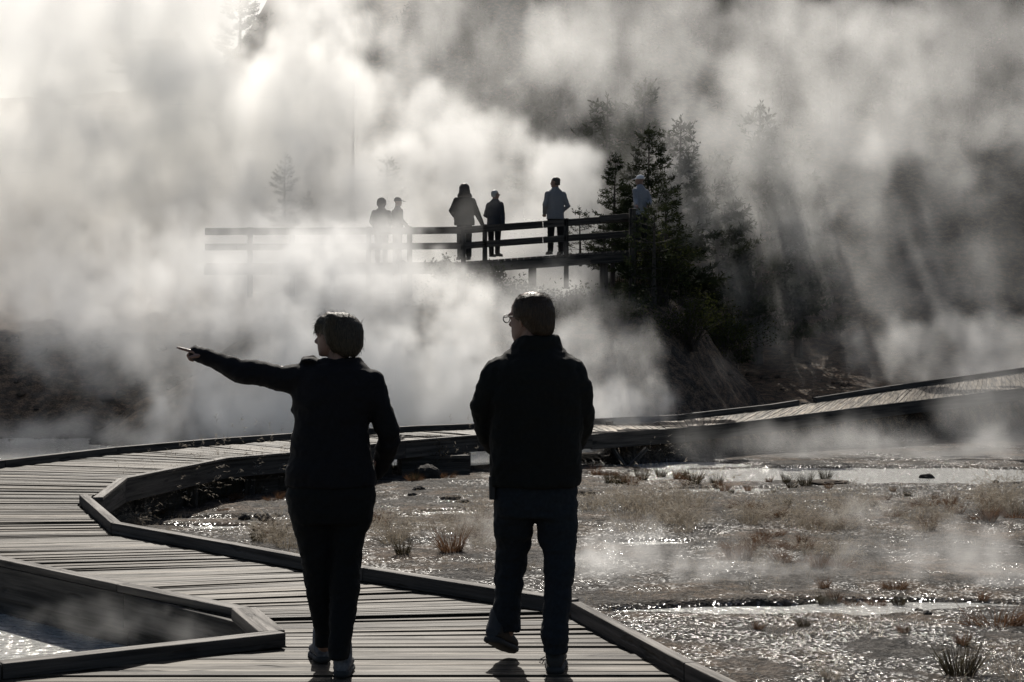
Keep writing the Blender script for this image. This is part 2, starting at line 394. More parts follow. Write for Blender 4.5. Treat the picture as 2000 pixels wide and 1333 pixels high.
rp = empty('boardwalk_ramp', (8, 35, .3), 'pale plank boardwalk ramp climbing through steam towards the right edge', 'boardwalk ramp')
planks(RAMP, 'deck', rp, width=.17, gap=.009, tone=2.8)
def off(pts, dx, dy, dz): return [p+Vector((dx, dy, dz)) for p in pts]
far_edge = [a for a, b in RAMP]; near_edge = [b for a, b in RAMP]
k = off(far_edge, 0, .03, .11)
p_gap0 = k[2].lerp(k[3], .22); p_gap1 = k[2].lerp(k[3], .36)
run_beams('kerb_rail', [k[0], k[1], k[2], p_gap0], .10, .11, M['timber'], rp, 3.2)
run_beams('kerb_rail', [p_gap1]+k[3:], .10, .11, M['timber'], rp, 3.4)
run_beams('fascia_board', off(near_edge, 0, -.03, -.002), .045, .26, M['dark_timber'], rp, 3.4)
for a, b in zip(near_edge[:-1], near_edge[1:]):
    n = max(1, round((b-a).length/2.2))
    for i in range(n):
        p = a.lerp(b, (i+.5)/n)+Vector((-.1, .3, -.05))
        for q in (p, p+Vector((-.3, 1.7, .12))):
            T = Timber(); T.beam(q, Vector((q.x, q.y, -.75)), .14, .14, up=Vector((0, 1, 0))); T.build('post', M['dark_timber'], rp)
T = Timber()
for a, b in zip(near_edge[:-1], near_edge[1:]):
    T.beam(a+Vector((-.1, .9, -.06)), b+Vector((-.1, .9, -.06)), .08, .24)
T.build('stringer', M['dark_timber'], rp)

# ------------------------------------------------------------------ overlook with railing
PY = 38.0
def deckz(px): return at(px, 500 - (px-1060)*.072 if px > 900 else 512 + (900-px)*.004, PY).z
ov = empty('overlook_platform', (0, PY, 3.4), 'timber overlook with a two-rail fence where people stand in the steam', 'overlook')
T = Timber()
xs = [(-6.98+i*.145) for i in range(76)]
for i in range(len(xs)-1):
    x0, x1 = xs[i]+.005, xs[i+1]-.005
    pz = lambda x: deckz(1000+x/PY*F)
    a = [Vector((x0, PY-.02, pz(x0))), Vector((x1, PY-.02, pz(x1))), Vector((x1, PY+2.2, pz(x1))), Vector((x0, PY+2.2, pz(x0)))]
    T.prism(a, .04, random.uniform(.8, 1.15), Vector((0, 1, 0)))
T.build('deck', M['timber'], ov)
stx = [400, 560, 720, 800, 905, 1060, 1106, 1232]
def rail_line(dz, h, yo):
    pts = []
    for p in stx: pts.append(at(p, 666, PY)*1.0)
    o = []
    for p, v in zip(stx, pts): o.append(Vector((v.x, PY+yo, deckz(p)+dz)))
    return o
for dz, hgt in ((.80, .16), (.44, .15)):
    for a, b in zip(rail_line(dz, 0, 0)[:-1], rail_line(dz, 0, 0)[1:]):
        T = Timber(); d = (b-a).normalized()*.004; T.beam(a+d, b-d, .05, hgt); T.build('rail', M['rail'], ov, bevel=.008)
T = Timber()
l = rail_line(-.05, 0, -.06)
for a, b in zip(l[:-1], l[1:]): T.beam(a, b, .05, .22)
T.build('fascia_board', M['dark_timber'], ov)
for p in (488, 570, 650, 720, 800, 905, 947, 1106):
    x = (p-1000)/F*PY; zt = deckz(p)+.82
    T = Timber(); T.beam(Vector((x, PY+.085, zt)), Vector((x, PY+.085, zt-1.6)), .11, .11, up=Vector((0, 1, 0))); T.build('post', M['rail'], ov, bevel=.008)
x = (1234-1000)/F*PY
T = Timber(); T.beam(Vector((x, PY-.12, deckz(1234)+.92)), Vector((x, PY-.12, deckz(1234)-1.3)), .15, .15, up=Vector((0, 1, 0))); T.build('post', M['rail'], ov, bevel=.01)
for p in (760, 900, 1040, 1180):
    x = (p-1000)/F*PY
    T = Timber(); T.beam(Vector((x, PY+.25, deckz(p)-.05)), Vector((x, PY+.25, deckz(p)-1.6)), .18, .18, up=Vector((0, 1, 0))); T.build('pier', M['dark_timber'], ov)
# upper rail piece bolted on near the trees
a = at(1172, 421, PY-.05); b = at(1236, 416, PY-.05)
T = Timber(); T.beam(a, b, .05, .15); T.build('rail', M['rail'], ov, bevel=.008)

# water standing higher in the notch between the two arms of the boardwalk
me = bpy.data.meshes.new('water'); me.from_pydata([(-6.4, 5.2, -.34), (-1.24, 8.68, -.34), (-1.5, 9.38, -.34), (-2.43, 10.5, -.34), (-5.05, 13.3, -.34), (-6.9, 15.9, -.34)], [], [(0, 1, 2, 3, 4, 5)])
tag(link_mesh('water', me, M['water'], smooth=False), 'pale still water inside the notch of the boardwalk', None, None, 'structure')
# ------------------------------------------------------------------ people
def ring_loft(bm, rings, n=24, power=2.0):
    """rings: (centre, half axis u, half axis v); closed at both ends"""
    prev = None; first = None
    for c, u, v in rings:
        vs = []
        for i in range(n):
            a = 2*PI*i/n; ca, sa = math.cos(a), math.sin(a)
            if power != 2.0:
                ca = math.copysign(abs(ca)**(2/power), ca); sa = math.copysign(abs(sa)**(2/power), sa)
            vs.append(bm.verts.new(c+u*ca+v*sa))
        if prev:
            for i in range(n):
                j = (i+1) % n
                bm.faces.new((prev[i], prev[j], vs[j], vs[i]))
        else: first = vs
        prev = vs
    bm.faces.new(list(reversed(first))); bm.faces.new(prev)
def limb(bm, pts, rad, n=16, flat=1.0, up=None):
    """tapered tube with round ends; flat squeezes it along the binormal"""
    pts = [Vector(p) for p in pts]
    rings = []
    ref = Vector(up) if up is not None else Vector((0.31, .2, .93))
    m = len(pts)
    tang = []
    for i in range(m):
        a = pts[max(0, i-1)]; b = pts[min(m-1, i+1)]; tang.append((b-a).normalized())
    def frame(t):
        u = t.cross(ref)
        if u.length < 1e-3: u = t.cross(Vector((1, 0, 0)))
        u.normalize(); return u, u.cross(t).normalized()
    r0, r1 = rad[0], rad[-1]
    for k in (.97, .75, .4):
        u, v = frame(tang[0]); s_ = math.sqrt(1-k*k); rings.append((pts[0]-tang[0]*r0*k*.9, u*r0*s_, v*r0*s_*flat))
    for p, t, r in zip(pts, tang, rad):
        u, v = frame(t); rings.append((p, u*r, v*r*flat))
    for k in (.4, .75, .97):
        u, v = frame(tang[-1]); s_ = math.sqrt(1-k*k); rings.append((pts[-1]+tang[-1]*r1*k*.9, u*r1*s_, v*r1*s_*flat))
    ring_loft(bm, rings, n)
def ball(bm, c, r, u=None):
    c = Vector(c); r = (r, r, r) if not hasattr(r, '__len__') else r
    rings = []
    for k in (-.98, -.85, -.6, -.3, 0, .3, .6, .85, .98):
        q = math.sqrt(1-k*k); rings.append((c+Vector((0, 0, r[2]*k)), Vector((r[0]*q, 0, 0)), Vector((0, r[1]*q, 0))))
    ring_loft(bm, rings, 16)
def fuse(name, bm, voxel, m, parent=None, smooth=6, wrinkle=0.0, wscale=9.0, seed=0.0, sfac=.5):
    """melt all overlapping pieces of one body or garment into one continuous surface"""
    bmesh.ops.recalc_face_normals(bm, faces=bm.faces)
    me = bpy.data.meshes.new('tmp'); bm.to_mesh(me); bm.free()
    o = bpy.data.objects.new('tmp', me); COL.objects.link(o)
    md = o.modifiers.new('r', 'REMESH'); md.mode = 'VOXEL'; md.voxel_size = voxel
    ms = o.modifiers.new('s', 'SMOOTH'); ms.iterations = smooth; ms.factor = sfac
    dg = bpy.context.evaluated_depsgraph_get(); dg.update()
    me2 = bpy.data.meshes.new_from_object(o.evaluated_get(dg)); me2.name = name
    bpy.data.objects.remove(o); bpy.data.meshes.remove(me)
    if wrinkle:
        n = len(me2.vertices)
        co = np.empty(n*3, np.float32); me2.vertices.foreach_get('co', co); co = co.reshape(-1, 3)
        no = np.empty(n*3, np.float32); me2.vertex_normals.foreach_get('vector', no); no = no.reshape(-1, 3)
        d = np.array([mnoise.noise(Vector((p[0]*wscale+seed, p[1]*wscale, p[2]*wscale*1.5)))+.5*mnoise.noise(Vector((p[0]*wscale*2.3, p[1]*wscale*2.3+seed, p[2]*wscale*3.2))) for p in co], np.float32)
        d2 = np.array([.6-abs(mnoise.noise(Vector((p[0]*26+seed+.6*p[2], p[1]*17, p[2]*21-6*p[0]))))*2.2 for p in co], np.float32)
        co = co+no*(d*wrinkle+d2*wrinkle*.45*(voxel < .012))[:, None]
        me2.vertices.foreach_set('co', co.ravel()); me2.update()
    return link_mesh(name, me2, m, parent)
def head_rings(bm, c, face, s=1.0, tilt=0.0):
    """skull, face, nose, lips, ears; c: underside of the chin on the neck axis; face: direction looked at"""
    f = Vector((face[0], face[1], 0)).normalized(); side = Vector((-f.y, f.x, 0)); up = Vector((0, 0, 1))
    if tilt: f2 = f*math.cos(tilt)+up*math.sin(tilt); up = up*math.cos(tilt)-f*math.sin(tilt); f = f2
    c = Vector(c)
    P = lambda x, y, z: c+(f*x+side*y+up*z)*s
    prof = [(-.004, .052, .018, .018), (.0, .048, .034, .030), (.020, .038, .054, .046), (.045, .020, .073, .058), (.075, .009, .084, .065), (.105, .003, .089, .070), (.135, -.002, .095, .074),
            (.165, -.006, .094, .074), (.195, -.010, .079, .063), (.215, -.012, .054, .043), (.226, -.012, .022, .018)]
    ring_loft(bm, [(P(cx, 0, z), f*lx*s, side*w*s) for z, cx, lx, w in prof], 24)
    limb(bm, [P(.084, 0, .112), P(.098, 0, .092), P(.106, 0, .078)], [.009*s, .011*s, .013*s], 10)
    for y in (-.010, .010): limb(bm, [P(.098, y, .075), P(.098, y*1.2, .073)], [.009*s, .008*s], 8)
    limb(bm, [P(.082, -.022, .050), P(.092, 0, .052), P(.082, .022, .050)], [.007*s, .010*s, .007*s], 8)
    limb(bm, [P(.080, -.018, .036), P(.090, 0, .036), P(.080, .018, .036)], [.008*s, .010*s, .008*s], 8)
    limb(bm, [P(.070, 0, .012), P(.080, 0, .010)], [.018*s, .014*s], 10)
    limb(bm, [P(.082, -.045, .122), P(.094, 0, .122), P(.082, .045, .122)], [.009*s, .011*s, .009*s], 8)
    for y in (-1, 1):
        limb(bm, [P(-.006, y*.070, .082), P(-.012, y*.080, .100), P(-.010, y*.078, .125)], [.010*s, .013*s, .011*s], 8)
        ball(bm, P(.076, y*.031, .107), (.012*s,)*3)
    limb(bm, [P(-.018, 0, .06), P(-.022, 0, .0), P(-.035, 0, -.10)], [.056*s, .056*s, .066*s], 16)
    return P, f, side, up
def hand(bm, w, d, palm, curl=(.25, .3, .35, .4), thumb_side=1, s=1.0):
    """w wrist, d pointing direction of the palm, palm: normal out of the palm; curl: bend of each finger (0 straight .. 1 fist)"""
    d = Vector(d).normalized(); palm = Vector(palm); palm = (palm-d*palm.dot(d)).normalized(); lat = d.cross(palm)*thumb_side
    w = Vector(w); L = .095*s
    ring_loft(bm, [(w-d*.02*s, lat*.026*s, palm*.020*s), (w+d*.02*s, lat*.034*s, palm*.016*s), (w+d*L*.75, lat*.042*s, palm*.015*s), (w+d*L, lat*.038*s, palm*.011*s)], 14)
    lens = (.074, .082, .077, .060)
    for i, cv in enumerate(curl):
        base = w+d*(L-.008*s)+lat*(.030-.020*i)*s
        a = 0.0; p = base; pts = [p]; dirv = d.copy()
        for seg, fr in enumerate((.46, .30, .24)):
            a += cv*R(88 if seg == 0 else 95 if seg == 1 else 55)
            dv = d*math.cos(a)+palm*math.sin(a)
            p = p+dv*lens[i]*fr*s; pts.append(p)
        limb(bm, pts, [.0095*s, .009*s, .0082*s, .0068*s], 10)
    tb = w+d*.03*s+lat*.030*s
    td = (d*.75+lat*.55+palm*.35).normalized()
    p1 = tb+td*.040*s; p2 = p1+(td*.6+d*.6+palm*.3).normalized()*.028*s
    limb(bm, [tb, p1, p2], [.013*s, .0105*s, .008*s], 10)
def shoe(name, m, parent, heel, toe, s=1.0, sole_mat=None, lift_heel=0.0, lift_toe=0.0):
    """upper and sole; heel and toe are points on the ground line of the sole"""
    heel = Vector(heel); toe = Vector(toe); d = toe-heel; ln = d.length; f = d.normalized(); side = f.cross(Vector((0, 0, 1))).normalized(); up = side.cross(f).normalized()
    bm = bmesh.new()
    prof = [(-.02, .030, .045), (.06, .042, .100), (.22, .046, .108), (.38, .045, .090), (.55, .047, .070), (.75, .051, .055), (.90, .044, .044), (1.0, .022, .030)]
    ring_loft(bm, [(heel+f*ln*t+up*(.018+h/2)*s, side*w_*s, up*h/2*s) for t, w_, h in prof], 18, 2.4)
    limb(bm, [heel+f*ln*.20+up*.09*s, heel+f*ln*.20+up*.15*s], [.048*s, .046*s], 14)
    o = fuse(name, bm, .007*s, m, parent, 4)
    bm = bmesh.new()
    sp = [(-.05, .026), (.02, .040), (.2, .045), (.45, .043), (.7, .055), (.88, .049), (1.02, .022)]
    ring_loft(bm, [(heel+f*ln*t+up*.014*s, side*w_*s, up*.015*s) for t, w_ in sp], 16, 4)
    obj('sole', bm, sole_mat or m, o, smooth=True)
    return o
def strands(bm, c, nrm_pts, length, r, droop, n, seed=0, flow=None):
    rnd = random.Random(seed)
    for i in range(n):
        p, nr = nrm_pts[rnd.randrange(len(nrm_pts))]
        d = (nr+Vector((rnd.gauss(0, .5), rnd.gauss(0, .5), rnd.gauss(0, .4)))).normalized()
        if flow is not None: d = (d*.5+flow*.8).normalized()
        q1 = p+d*length*.5*rnd.uniform(.6, 1.2); q2 = q1+(d+Vector((0, 0, -droop))).normalized()*length*.5*rnd.uniform(.5, 1.1)
        side = d.cross(Vector((.3, .5, .8))).normalized()*r
        a = [bm.verts.new(x) for x in (p-side, p+side, q1+side*.7, q1-side*.7, q2)]
        bm.faces.new((a[0], a[1], a[2], a[3])); bm.faces.new((a[3], a[2], a[4]))

SKIN = mat('skin', (.22, .13, .095), (.17, .095, .07), scale=20, rough=.5)
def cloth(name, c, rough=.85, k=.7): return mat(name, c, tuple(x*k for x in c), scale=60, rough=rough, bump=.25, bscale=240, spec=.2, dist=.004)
SHOE_D = mat('dark_shoe_leather', (.02, .018, .017), rough=.6, scale=30)
SOLE = mat('shoe_rubber', (.035, .035, .035), rough=.8, scale=30)

def hair_mat(name, c1, c2):
    m, nt, b, N, L = new_mat(name)
    tc = N.new('ShaderNodeTexCoord'); mp = N.new('ShaderNodeMapping'); mp.inputs['Scale'].default_value = (260, 260, 18); L.new(tc.outputs['Object'], mp.inputs['Vector'])
    nz = N.new('ShaderNodeTexNoise'); nz.inputs['Scale'].default_value = 1; nz.inputs['Detail'].default_value = 3; L.new(mp.outputs[0], nz.inputs['Vector'])
    cr = N.new('ShaderNodeValToRGB'); cr.color_ramp.elements[0].position = .35; cr.color_ramp.elements[1].position = .65; cr.color_ramp.elements[0].color = (*c2, 1); cr.color_ramp.elements[1].color = (*c1, 1)
    L.new(nz.outputs['Fac'], cr.inputs[0]); L.new(cr.outputs[0], b.inputs['Base Color']); b.inputs['Roughness'].default_value = .55; b.inputs['Specular IOR Level'].default_value = .25
    bp = N.new('ShaderNodeBump'); bp.inputs['Strength'].default_value = .8; bp.inputs['Distance'].default_value = .004; L.new(nz.outputs['Fac'], bp.inputs['Height']); L.new(bp.outputs[0], b.inputs['Normal'])
    return m
def W(px, py, Y, dy=0.0):
    """pixel in the plane at Y, then moved dy metres further away"""
    p = at(px, py, Y); return Vector((p.x, p.y+dy, p.z))
X1, Y1 = Vector((1, 0, 0)), Vector((0, 1, 0))
def slab(bm, Y, rows, power=2.3, n=30):
    """rows: (py, left px, right px, depth m, dy)"""
    rg = []
    for py, l, r, dep, dy in rows:
        c = W((l+r)/2, py, Y, dy); rg.append((c, X1*((r-l)/2/F*Y), Y1*dep/2))
    ring_loft(bm, rg, n, power)

# ---- woman pointing
WY = 7.93
root = W(640, 1312, WY); root.z = 0
bm = bmesh.new()
P, f, side, up = head_rings(bm, W(653, 695, WY, .0), (-1, .25), .86)
slab(bm, WY, [(712, 625, 700, .10, 0), (760, 590, 725, .17, 0), (830, 595, 705, .17, 0), (900, 590, 705, .19, 0), (960, 580, 715, .2, 0), (1000, 590, 705, .18, 0)])
limb(bm, [W(603, 738, WY), W(500, 728, WY), W(425, 704, WY), W(400, 693, WY)], [.05, .04, .03, .025])
limb(bm, [W(718, 748, WY), W(738, 790, WY), W(754, 848, WY, .04), W(744, 890, WY, .13)], [.04, .036, .034, .028])
hand(bm, W(407, 694, WY), W(343, 671, WY)-W(400, 690, WY), (-.25, .25, -1), (0.02, .75, .82, .85), 1, .92)
hand(bm, W(736, 896, WY, .14), (-.45, .05, -1), (-1, .2, 0), (.3, .35, .4, .45), -1, .8)
limb(bm, [W(610, 965, WY), W(616, 1100, WY, .02), W(628, 1235, WY, .10), W(628, 1270, WY, .13)], [.08, .058, .038, .036])
limb(bm, [W(680, 965, WY), W(674, 1100, WY, .0), W(668, 1245, WY, -.06), W(668, 1290, WY, -.07)], [.08, .058, .038, .036])
woman = fuse('person', bm, .0055, SKIN, None, 3)
tag(woman, 'woman with bobbed hair in dark clothes pointing with her outstretched arm', 'person', 'people')
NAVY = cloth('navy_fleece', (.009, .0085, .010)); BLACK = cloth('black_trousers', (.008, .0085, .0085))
bm = bmesh.new()
slab(bm, WY, [(699, 632, 704, .13, 0), (706, 622, 706, .15, 0), (714, 604, 716, .19, 0), (724, 588, 730, .22, 0), (740, 577, 742, .24, 0), (768, 570, 741, .26, 0), (800, 573, 730, .26, .0), (830, 575, 719, .25, 0),
               (860, 570, 721, .26, 0), (892, 566, 727, .28, 0), (922, 558, 734, .30, 0), (950, 556, 736, .30, 0)])
limb(bm, [W(612, 742, WY), W(560, 738, WY), W(545, 738, WY), W(500, 727, WY), W(466, 725, WY), W(430, 709, WY), W(408, 700, WY), W(390, 692, WY), W(380, 688, WY)],
     [.085, .068, .064, .058, .0555, .045, .041, .038, .036], 18)
limb(bm, [W(612, 752, WY), W(578, 775, WY), W(576, 800, WY)], [.07, .035, .02], 14)
limb(bm, [W(722, 744, WY), W(738, 785, WY), W(757, 845, WY, .03), W(758, 862, WY, .05), W(747, 895, WY, .13), W(733, 925, WY, .17)], [.066, .060, .058, .057, .050, .043], 18)
ring_loft(bm, [(W(608, 706, WY, 0), X1*.05, Y1*.09), (W(604, 700, WY, 0), X1*.03, Y1*.075)], 16)     # turned-up collar flap
limb(bm, [W(593, 701, WY), W(612, 699, WY)], [.010, .012], 10)
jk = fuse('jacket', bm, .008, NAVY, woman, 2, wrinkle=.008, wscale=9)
bm = bmesh.new()
slab(bm, WY, [(935, 566, 728, .26, 0), (966, 558, 735, .29, 0), (1000, 564, 730, .28, 0), (1020, 570, 726, .26, 0)])
def legrows(rows, Y):
    rg = []
    for py, l, r, dep, dy in rows:
        rg.append((W((l+r)/2, py, Y, dy), X1*((r-l)/2/F*Y), Y1*dep/2))
    ring_loft(bm, rg, 22, 2.2)
legrows([(985, 561, 652, .22, 0), (1030, 572, 651, .20, 0), (1052, 578, 651, .19, .01), (1091, 587, 650, .18, .02), (1154, 595, 650, .165, .05), (1200, 603, 649, .16, .08), (1240, 610, 648, .165, .11), (1270, 611, 648, .18, .12)], WY)
legrows([(985, 640, 732, .22, 0), (1030, 644, 722, .20, 0), (1052, 645, 712, .19, 0), (1091, 645, 706, .18, 0), (1154, 645, 703, .165, -.03), (1200, 646, 697, .16, -.06), (1245, 646, 690, .16, -.09), (1277, 646, 687, .165, -.10)], WY)
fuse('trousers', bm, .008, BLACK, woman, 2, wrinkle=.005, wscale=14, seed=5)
GREY = mat('grey_walking_shoe', (.17, .17, .18), (.06, .06, .065), scale=45, rough=.7)
g1 = ground_at(628, 1297); g2 = ground_at(668, 1325)
shoe('shoe', GREY, woman, (g1.x+.01, g1.y-.02, .012), (g1.x-.05, g1.y+.22, .004), .98, SOLE)
shoe('shoe', GREY, woman, (g2.x, g2.y-.0, .006), (g2.x-.01, g2.y+.245, .004), .98, SOLE)
# bobbed hair: ear-length, swept over the forehead
HAIRW = hair_mat('blonde_brown_hair', (.055, .042, .026), (.014, .011, .007))
bm = bmesh.new()
hr = [(610, 662, 10, .03), (613, 659, 24, .08), (620, 659, 37, .12), (632, 662, 45.5, .155), (646, 665, 46, .17), (660, 674, 37, .175), (676, 676, 34, .17), (688, 679, 25, .155), (697, 682, 14, .13)]
ring_loft(bm, [(W(cx, py, WY, -.012), X1*(hw/F*WY), Y1*dep/2) for py, cx, hw, dep in hr], 30)
limb(bm, [W(644, 622, WY, -.01), W(628, 630, WY, -.01), W(620, 640, WY, -.01), W(617, 651, WY, -.01)], [.035, .026, .016, .005], 10)
limb(bm, [W(650, 622, WY, -.075), W(646, 645, WY, -.075), W(650, 668, WY, -.07), W(656, 686, WY, -.06)], [.03, .03, .026, .012], 10)
hw_ = fuse('hair', bm, .006, HAIRW, woman, 5, wrinkle=.0012, wscale=30, seed=2)
bm = bmesh.new()
pts = [(v.co.copy(), v.normal.copy()) for v in hw_.data.vertices]
top = [q for q in pts if q[0].z > W(0, 640, WY).z]
strands(bm, None, top, .035, .0009, .5, 160, 3, Vector((-.5, 0, -.1)))
frt = [q for q in pts if q[0].x < W(628, 0, WY).x]
strands(bm, None, frt or top, .03, .0008, 1.2, 50, 4, Vector((-.15, 0, -1)))
low = [q for q in pts if q[0].z < W(0, 680, WY).z]
strands(bm, None, low, .015, .0007, 1.0, 60, 5, Vector((0, 0, -1)))
strands(bm, None, pts, .03, .0006, 1.0, 400, 25, Vector((0, 0, -1)))
obj('flyaway_hair', bm, HAIRW, hw_)

# ---- man walking beside her
MY = 8.02
bm = bmesh.new()
P, f, side, up = head_rings(bm, W(1035, 667, MY, .03), (-.80, .60), 1.06)
slab(bm, MY, [(690, 1000, 1085, .12, 0), (730, 975, 1115, .2, 0), (820, 985, 1105, .2, 0), (900, 985, 1105, .2, 0), (960, 980, 1112, .22, 0), (1000, 985, 1105, .2, 0)])
limb(bm, [W(982, 732, MY), W(962, 765, MY, 0), W(949, 800, MY, .03), W(955, 838, MY, .08), W(985, 885, MY, .2)], [.05, .045, .04, .038, .03])
limb(bm, [W(1108, 732, MY), W(1127, 768, MY, 0), W(1132, 800, MY, .03), W(1130, 838, MY, .08), W(1108, 885, MY, .2)], [.05, .045, .04, .038, .03])
hand(bm, W(988, 884, MY, .19), (.55, .3, -.6), (.4, -.8, 0), (.3, .35, .4, .45), 1, 1.0)
hand(bm, W(1106, 884, MY, .19), (-.55, .3, -.6), (-.4, -.8, 0), (.3, .35, .4, .45), -1, 1.0)
limb(bm, [W(1005, 965, MY), W(1000, 1095, MY, .12), W(990, 1215, MY, .12), W(988, 1245, MY, .16)], [.085, .062, .042, .040])
limb(bm, [W(1088, 965, MY), W(1092, 1095, MY, .0), W(1084, 1240, MY, -.08), W(1084, 1280, MY, -.09)], [.085, .062, .042, .040])
man = fuse('person', bm, .0055, SKIN, None, 3)
tag(man, 'man in glasses and a dark jacket walking away with hands in front pockets', 'person', 'people')
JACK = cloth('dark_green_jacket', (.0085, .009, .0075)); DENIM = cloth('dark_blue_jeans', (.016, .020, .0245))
bm = bmesh.new()
slab(bm, MY, [(662, 1022, 1086, .15, .02), (668, 1008, 1092, .17, .02), (680, 1000, 1098, .19, .02), (690, 985, 1110, .21, .01), (702, 972, 1126, .24, 0), (716, 962, 1136, .26, 0), (742, 957, 1140, .28, 0), (780, 957, 1140, .29, 0),
               (830, 957, 1138, .29, 0), (880, 957, 1137, .29, 0), (915, 956, 1135, .29, 0), (938, 956, 1133, .29, 0), (948, 958, 1131, .285, 0)], 2.5)
limb(bm, [W(976, 726, MY), W(960, 760, MY, .0), W(944, 797, MY, .02), W(950, 838, MY, .07), W(966, 872, MY, .15), W(985, 897, MY, .21)], [.082, .078, .066, .064, .055, .048], 18)
limb(bm, [W(1114, 728, MY), W(1130, 764, MY, .0), W(1137, 800, MY, .02), W(1135, 835, MY, .07), W(1124, 868, MY, .15), W(1108, 895, MY, .21)], [.082, .076, .064, .064, .056, .048], 18)
ring_loft(bm, [(W(1050, 690, MY, .02), X1*.12, Y1*.105), (W(1047, 676, MY, .02), X1*.122, Y1*.108), (W(1050, 664, MY, .02), X1*.108, Y1*.10), (W(1054, 656, MY, .02), X1*.088, Y1*.088)], 24)   # thick collar
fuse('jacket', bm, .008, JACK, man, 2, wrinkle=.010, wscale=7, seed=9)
bm = bmesh.new()
slab(bm, MY, [(935, 972, 1125, .23, 0), (960, 966, 1128, .26, 0), (990, 966, 1127, .26, 0), (1008, 968, 1126, .24, 0)])
legrows([(985, 965, 1044, .23, 0), (1030, 964, 1043, .21, .04), (1073, 969, 1036, .19, .10), (1100, 968, 1030, .185, .12), (1115, 966, 1028, .185, .125), (1172, 966, 1018, .18, .13), (1205, 962, 1016, .185, .14), (1222, 959, 1017, .20, .15), (1240, 964, 1017, .20, .16)], MY)
legrows([(985, 1046, 1129, .23, 0), (1030, 1048, 1128, .21, 0), (1059, 1052, 1127, .195, 0), (1080, 1060, 1124, .19, 0), (1123, 1063, 1120, .18, -.03), (1165, 1063, 1116, .175, -.05), (1197, 1060, 1110, .18, -.07), (1232, 1056, 1109, .20, -.09), (1243, 1055, 1110, .205, -.09), (1252, 1060, 1108, .19, -.09), (1268, 1061, 1107, .19, -.09)], MY)
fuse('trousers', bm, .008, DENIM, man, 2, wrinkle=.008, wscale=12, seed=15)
g1 = ground_at(985, 1286); g2 = ground_at(1084, 1318)
shoe('shoe', SHOE_D, man, (g1.x-.065, MY+.03, .125), (g1.x+.035, MY+.26, .03), 1.05, SOLE)
shoe('shoe', SHOE_D, man, (g2.x, g2.y+.0, .006), (g2.x+.015, g2.y+.265, .004), 1.05, SOLE)
bm = bmesh.new()                                   # loop of a shoelace on the right shoe
limb(bm, [W(1064, 1283, MY-.1), W(1056, 1287, MY-.1), W(1054, 1294, MY-.1), W(1059, 1296, MY-.1), W(1063, 1288, MY-.1)], [.003]*5, 6)
obj('shoelace', bm, SHOE_D, man, smooth=True)
# phone case on the belt
bm = bmesh.new()
ring_loft(bm, [(W(962, 930, MY, -.02), X1*.018, Y1*.035), (W(962, 974, MY, -.02), X1*.016, Y1*.033)], 16, 5)
obj('belt_pouch', bm, SHOE_D, man, smooth=False)
HAIRM = hair_mat('brown_hair', (.05, .032, .018), (.014, .009, .006))
bm = bmesh.new()
s = 1.06
hr = [(574, 1042, 14, .05), (578, 1041, 27, .10), (586, 1041, 36, .135), (600, 1042, 41.5, .165), (618, 1044, 41.5, .172), (634, 1052, 32.5, .16), (648, 1057, 24.5, .14), (656, 1059, 18, .11)]
ring_loft(bm, [(W(cx, py, MY, -.012), X1*(hw/F*MY), Y1*dep/2) for py, cx, hw, dep in hr], 28)
hm = fuse('hair', bm, .006, HAIRM, man, 4, wrinkle=.002, wscale=32, seed=8)
pts = [(v.co.copy(), v.normal.copy()) for v in hm.data.vertices]
top = [q for q in pts if q[0].z > W(0, 592, MY).z]
bm = bmesh.new(); strands(bm, None, top, .026, .0007, .5, 420, 6, Vector((.7, -.2, .12)))
strands(bm, None, pts, .02, .0009, .5, 240, 7, Vector((0, 0, -.6)))
obj('flyaway_hair', bm, HAIRM, hm)
# spectacles: temples along the head and rims standing proud of the face
FR = mat('dark_spectacle_frame', (.02, .02, .022), rough=.3, scale=30)
gl_m, nt_, b_, N_, L_ = new_mat('spectacle_lens'); b_.inputs['Base Color'].default_value = (.9, .9, .9, 1); b_.inputs['Transmission Weight'].default_value = 1; b_.inputs['Roughness'].default_value = .02; b_.inputs['IOR'].default_value = 1.1
bm = bmesh.new()
lens = bmesh.new()
for y in (-.033, .033):
    n = 18; ring = [P(.108, y+.025*math.cos(2*PI*i/n), .104+.018*math.sin(2*PI*i/n)) for i in range(n)]
    for i in range(n): limb(bm, [ring[i], ring[(i+1) % n]], [.0026, .0026], 6)
    lens.faces.new([lens.verts.new(p) for p in ring])
    sgn = 1 if y > 0 else -1
    limb(bm, [P(.108, sgn*.058, .110), P(.06, sgn*.080, .113), P(-.01, sgn*.082, .112)], [.0028]*3, 6)
limb(bm, [P(.109, -.008, .108), P(.112, 0, .110), P(.109, .008, .108)], [.0025]*3, 6)
gl = obj('glasses', bm, FR, man, smooth=True)
ex = bmesh.ops.extrude_face_region(lens, geom=lens.faces[:]); bmesh.ops.translate(lens, verts=[x for x in ex['geom'] if isinstance(x, bmesh.types.BMVert)], vec=f*.002)
obj('lens', lens, gl_m, gl)

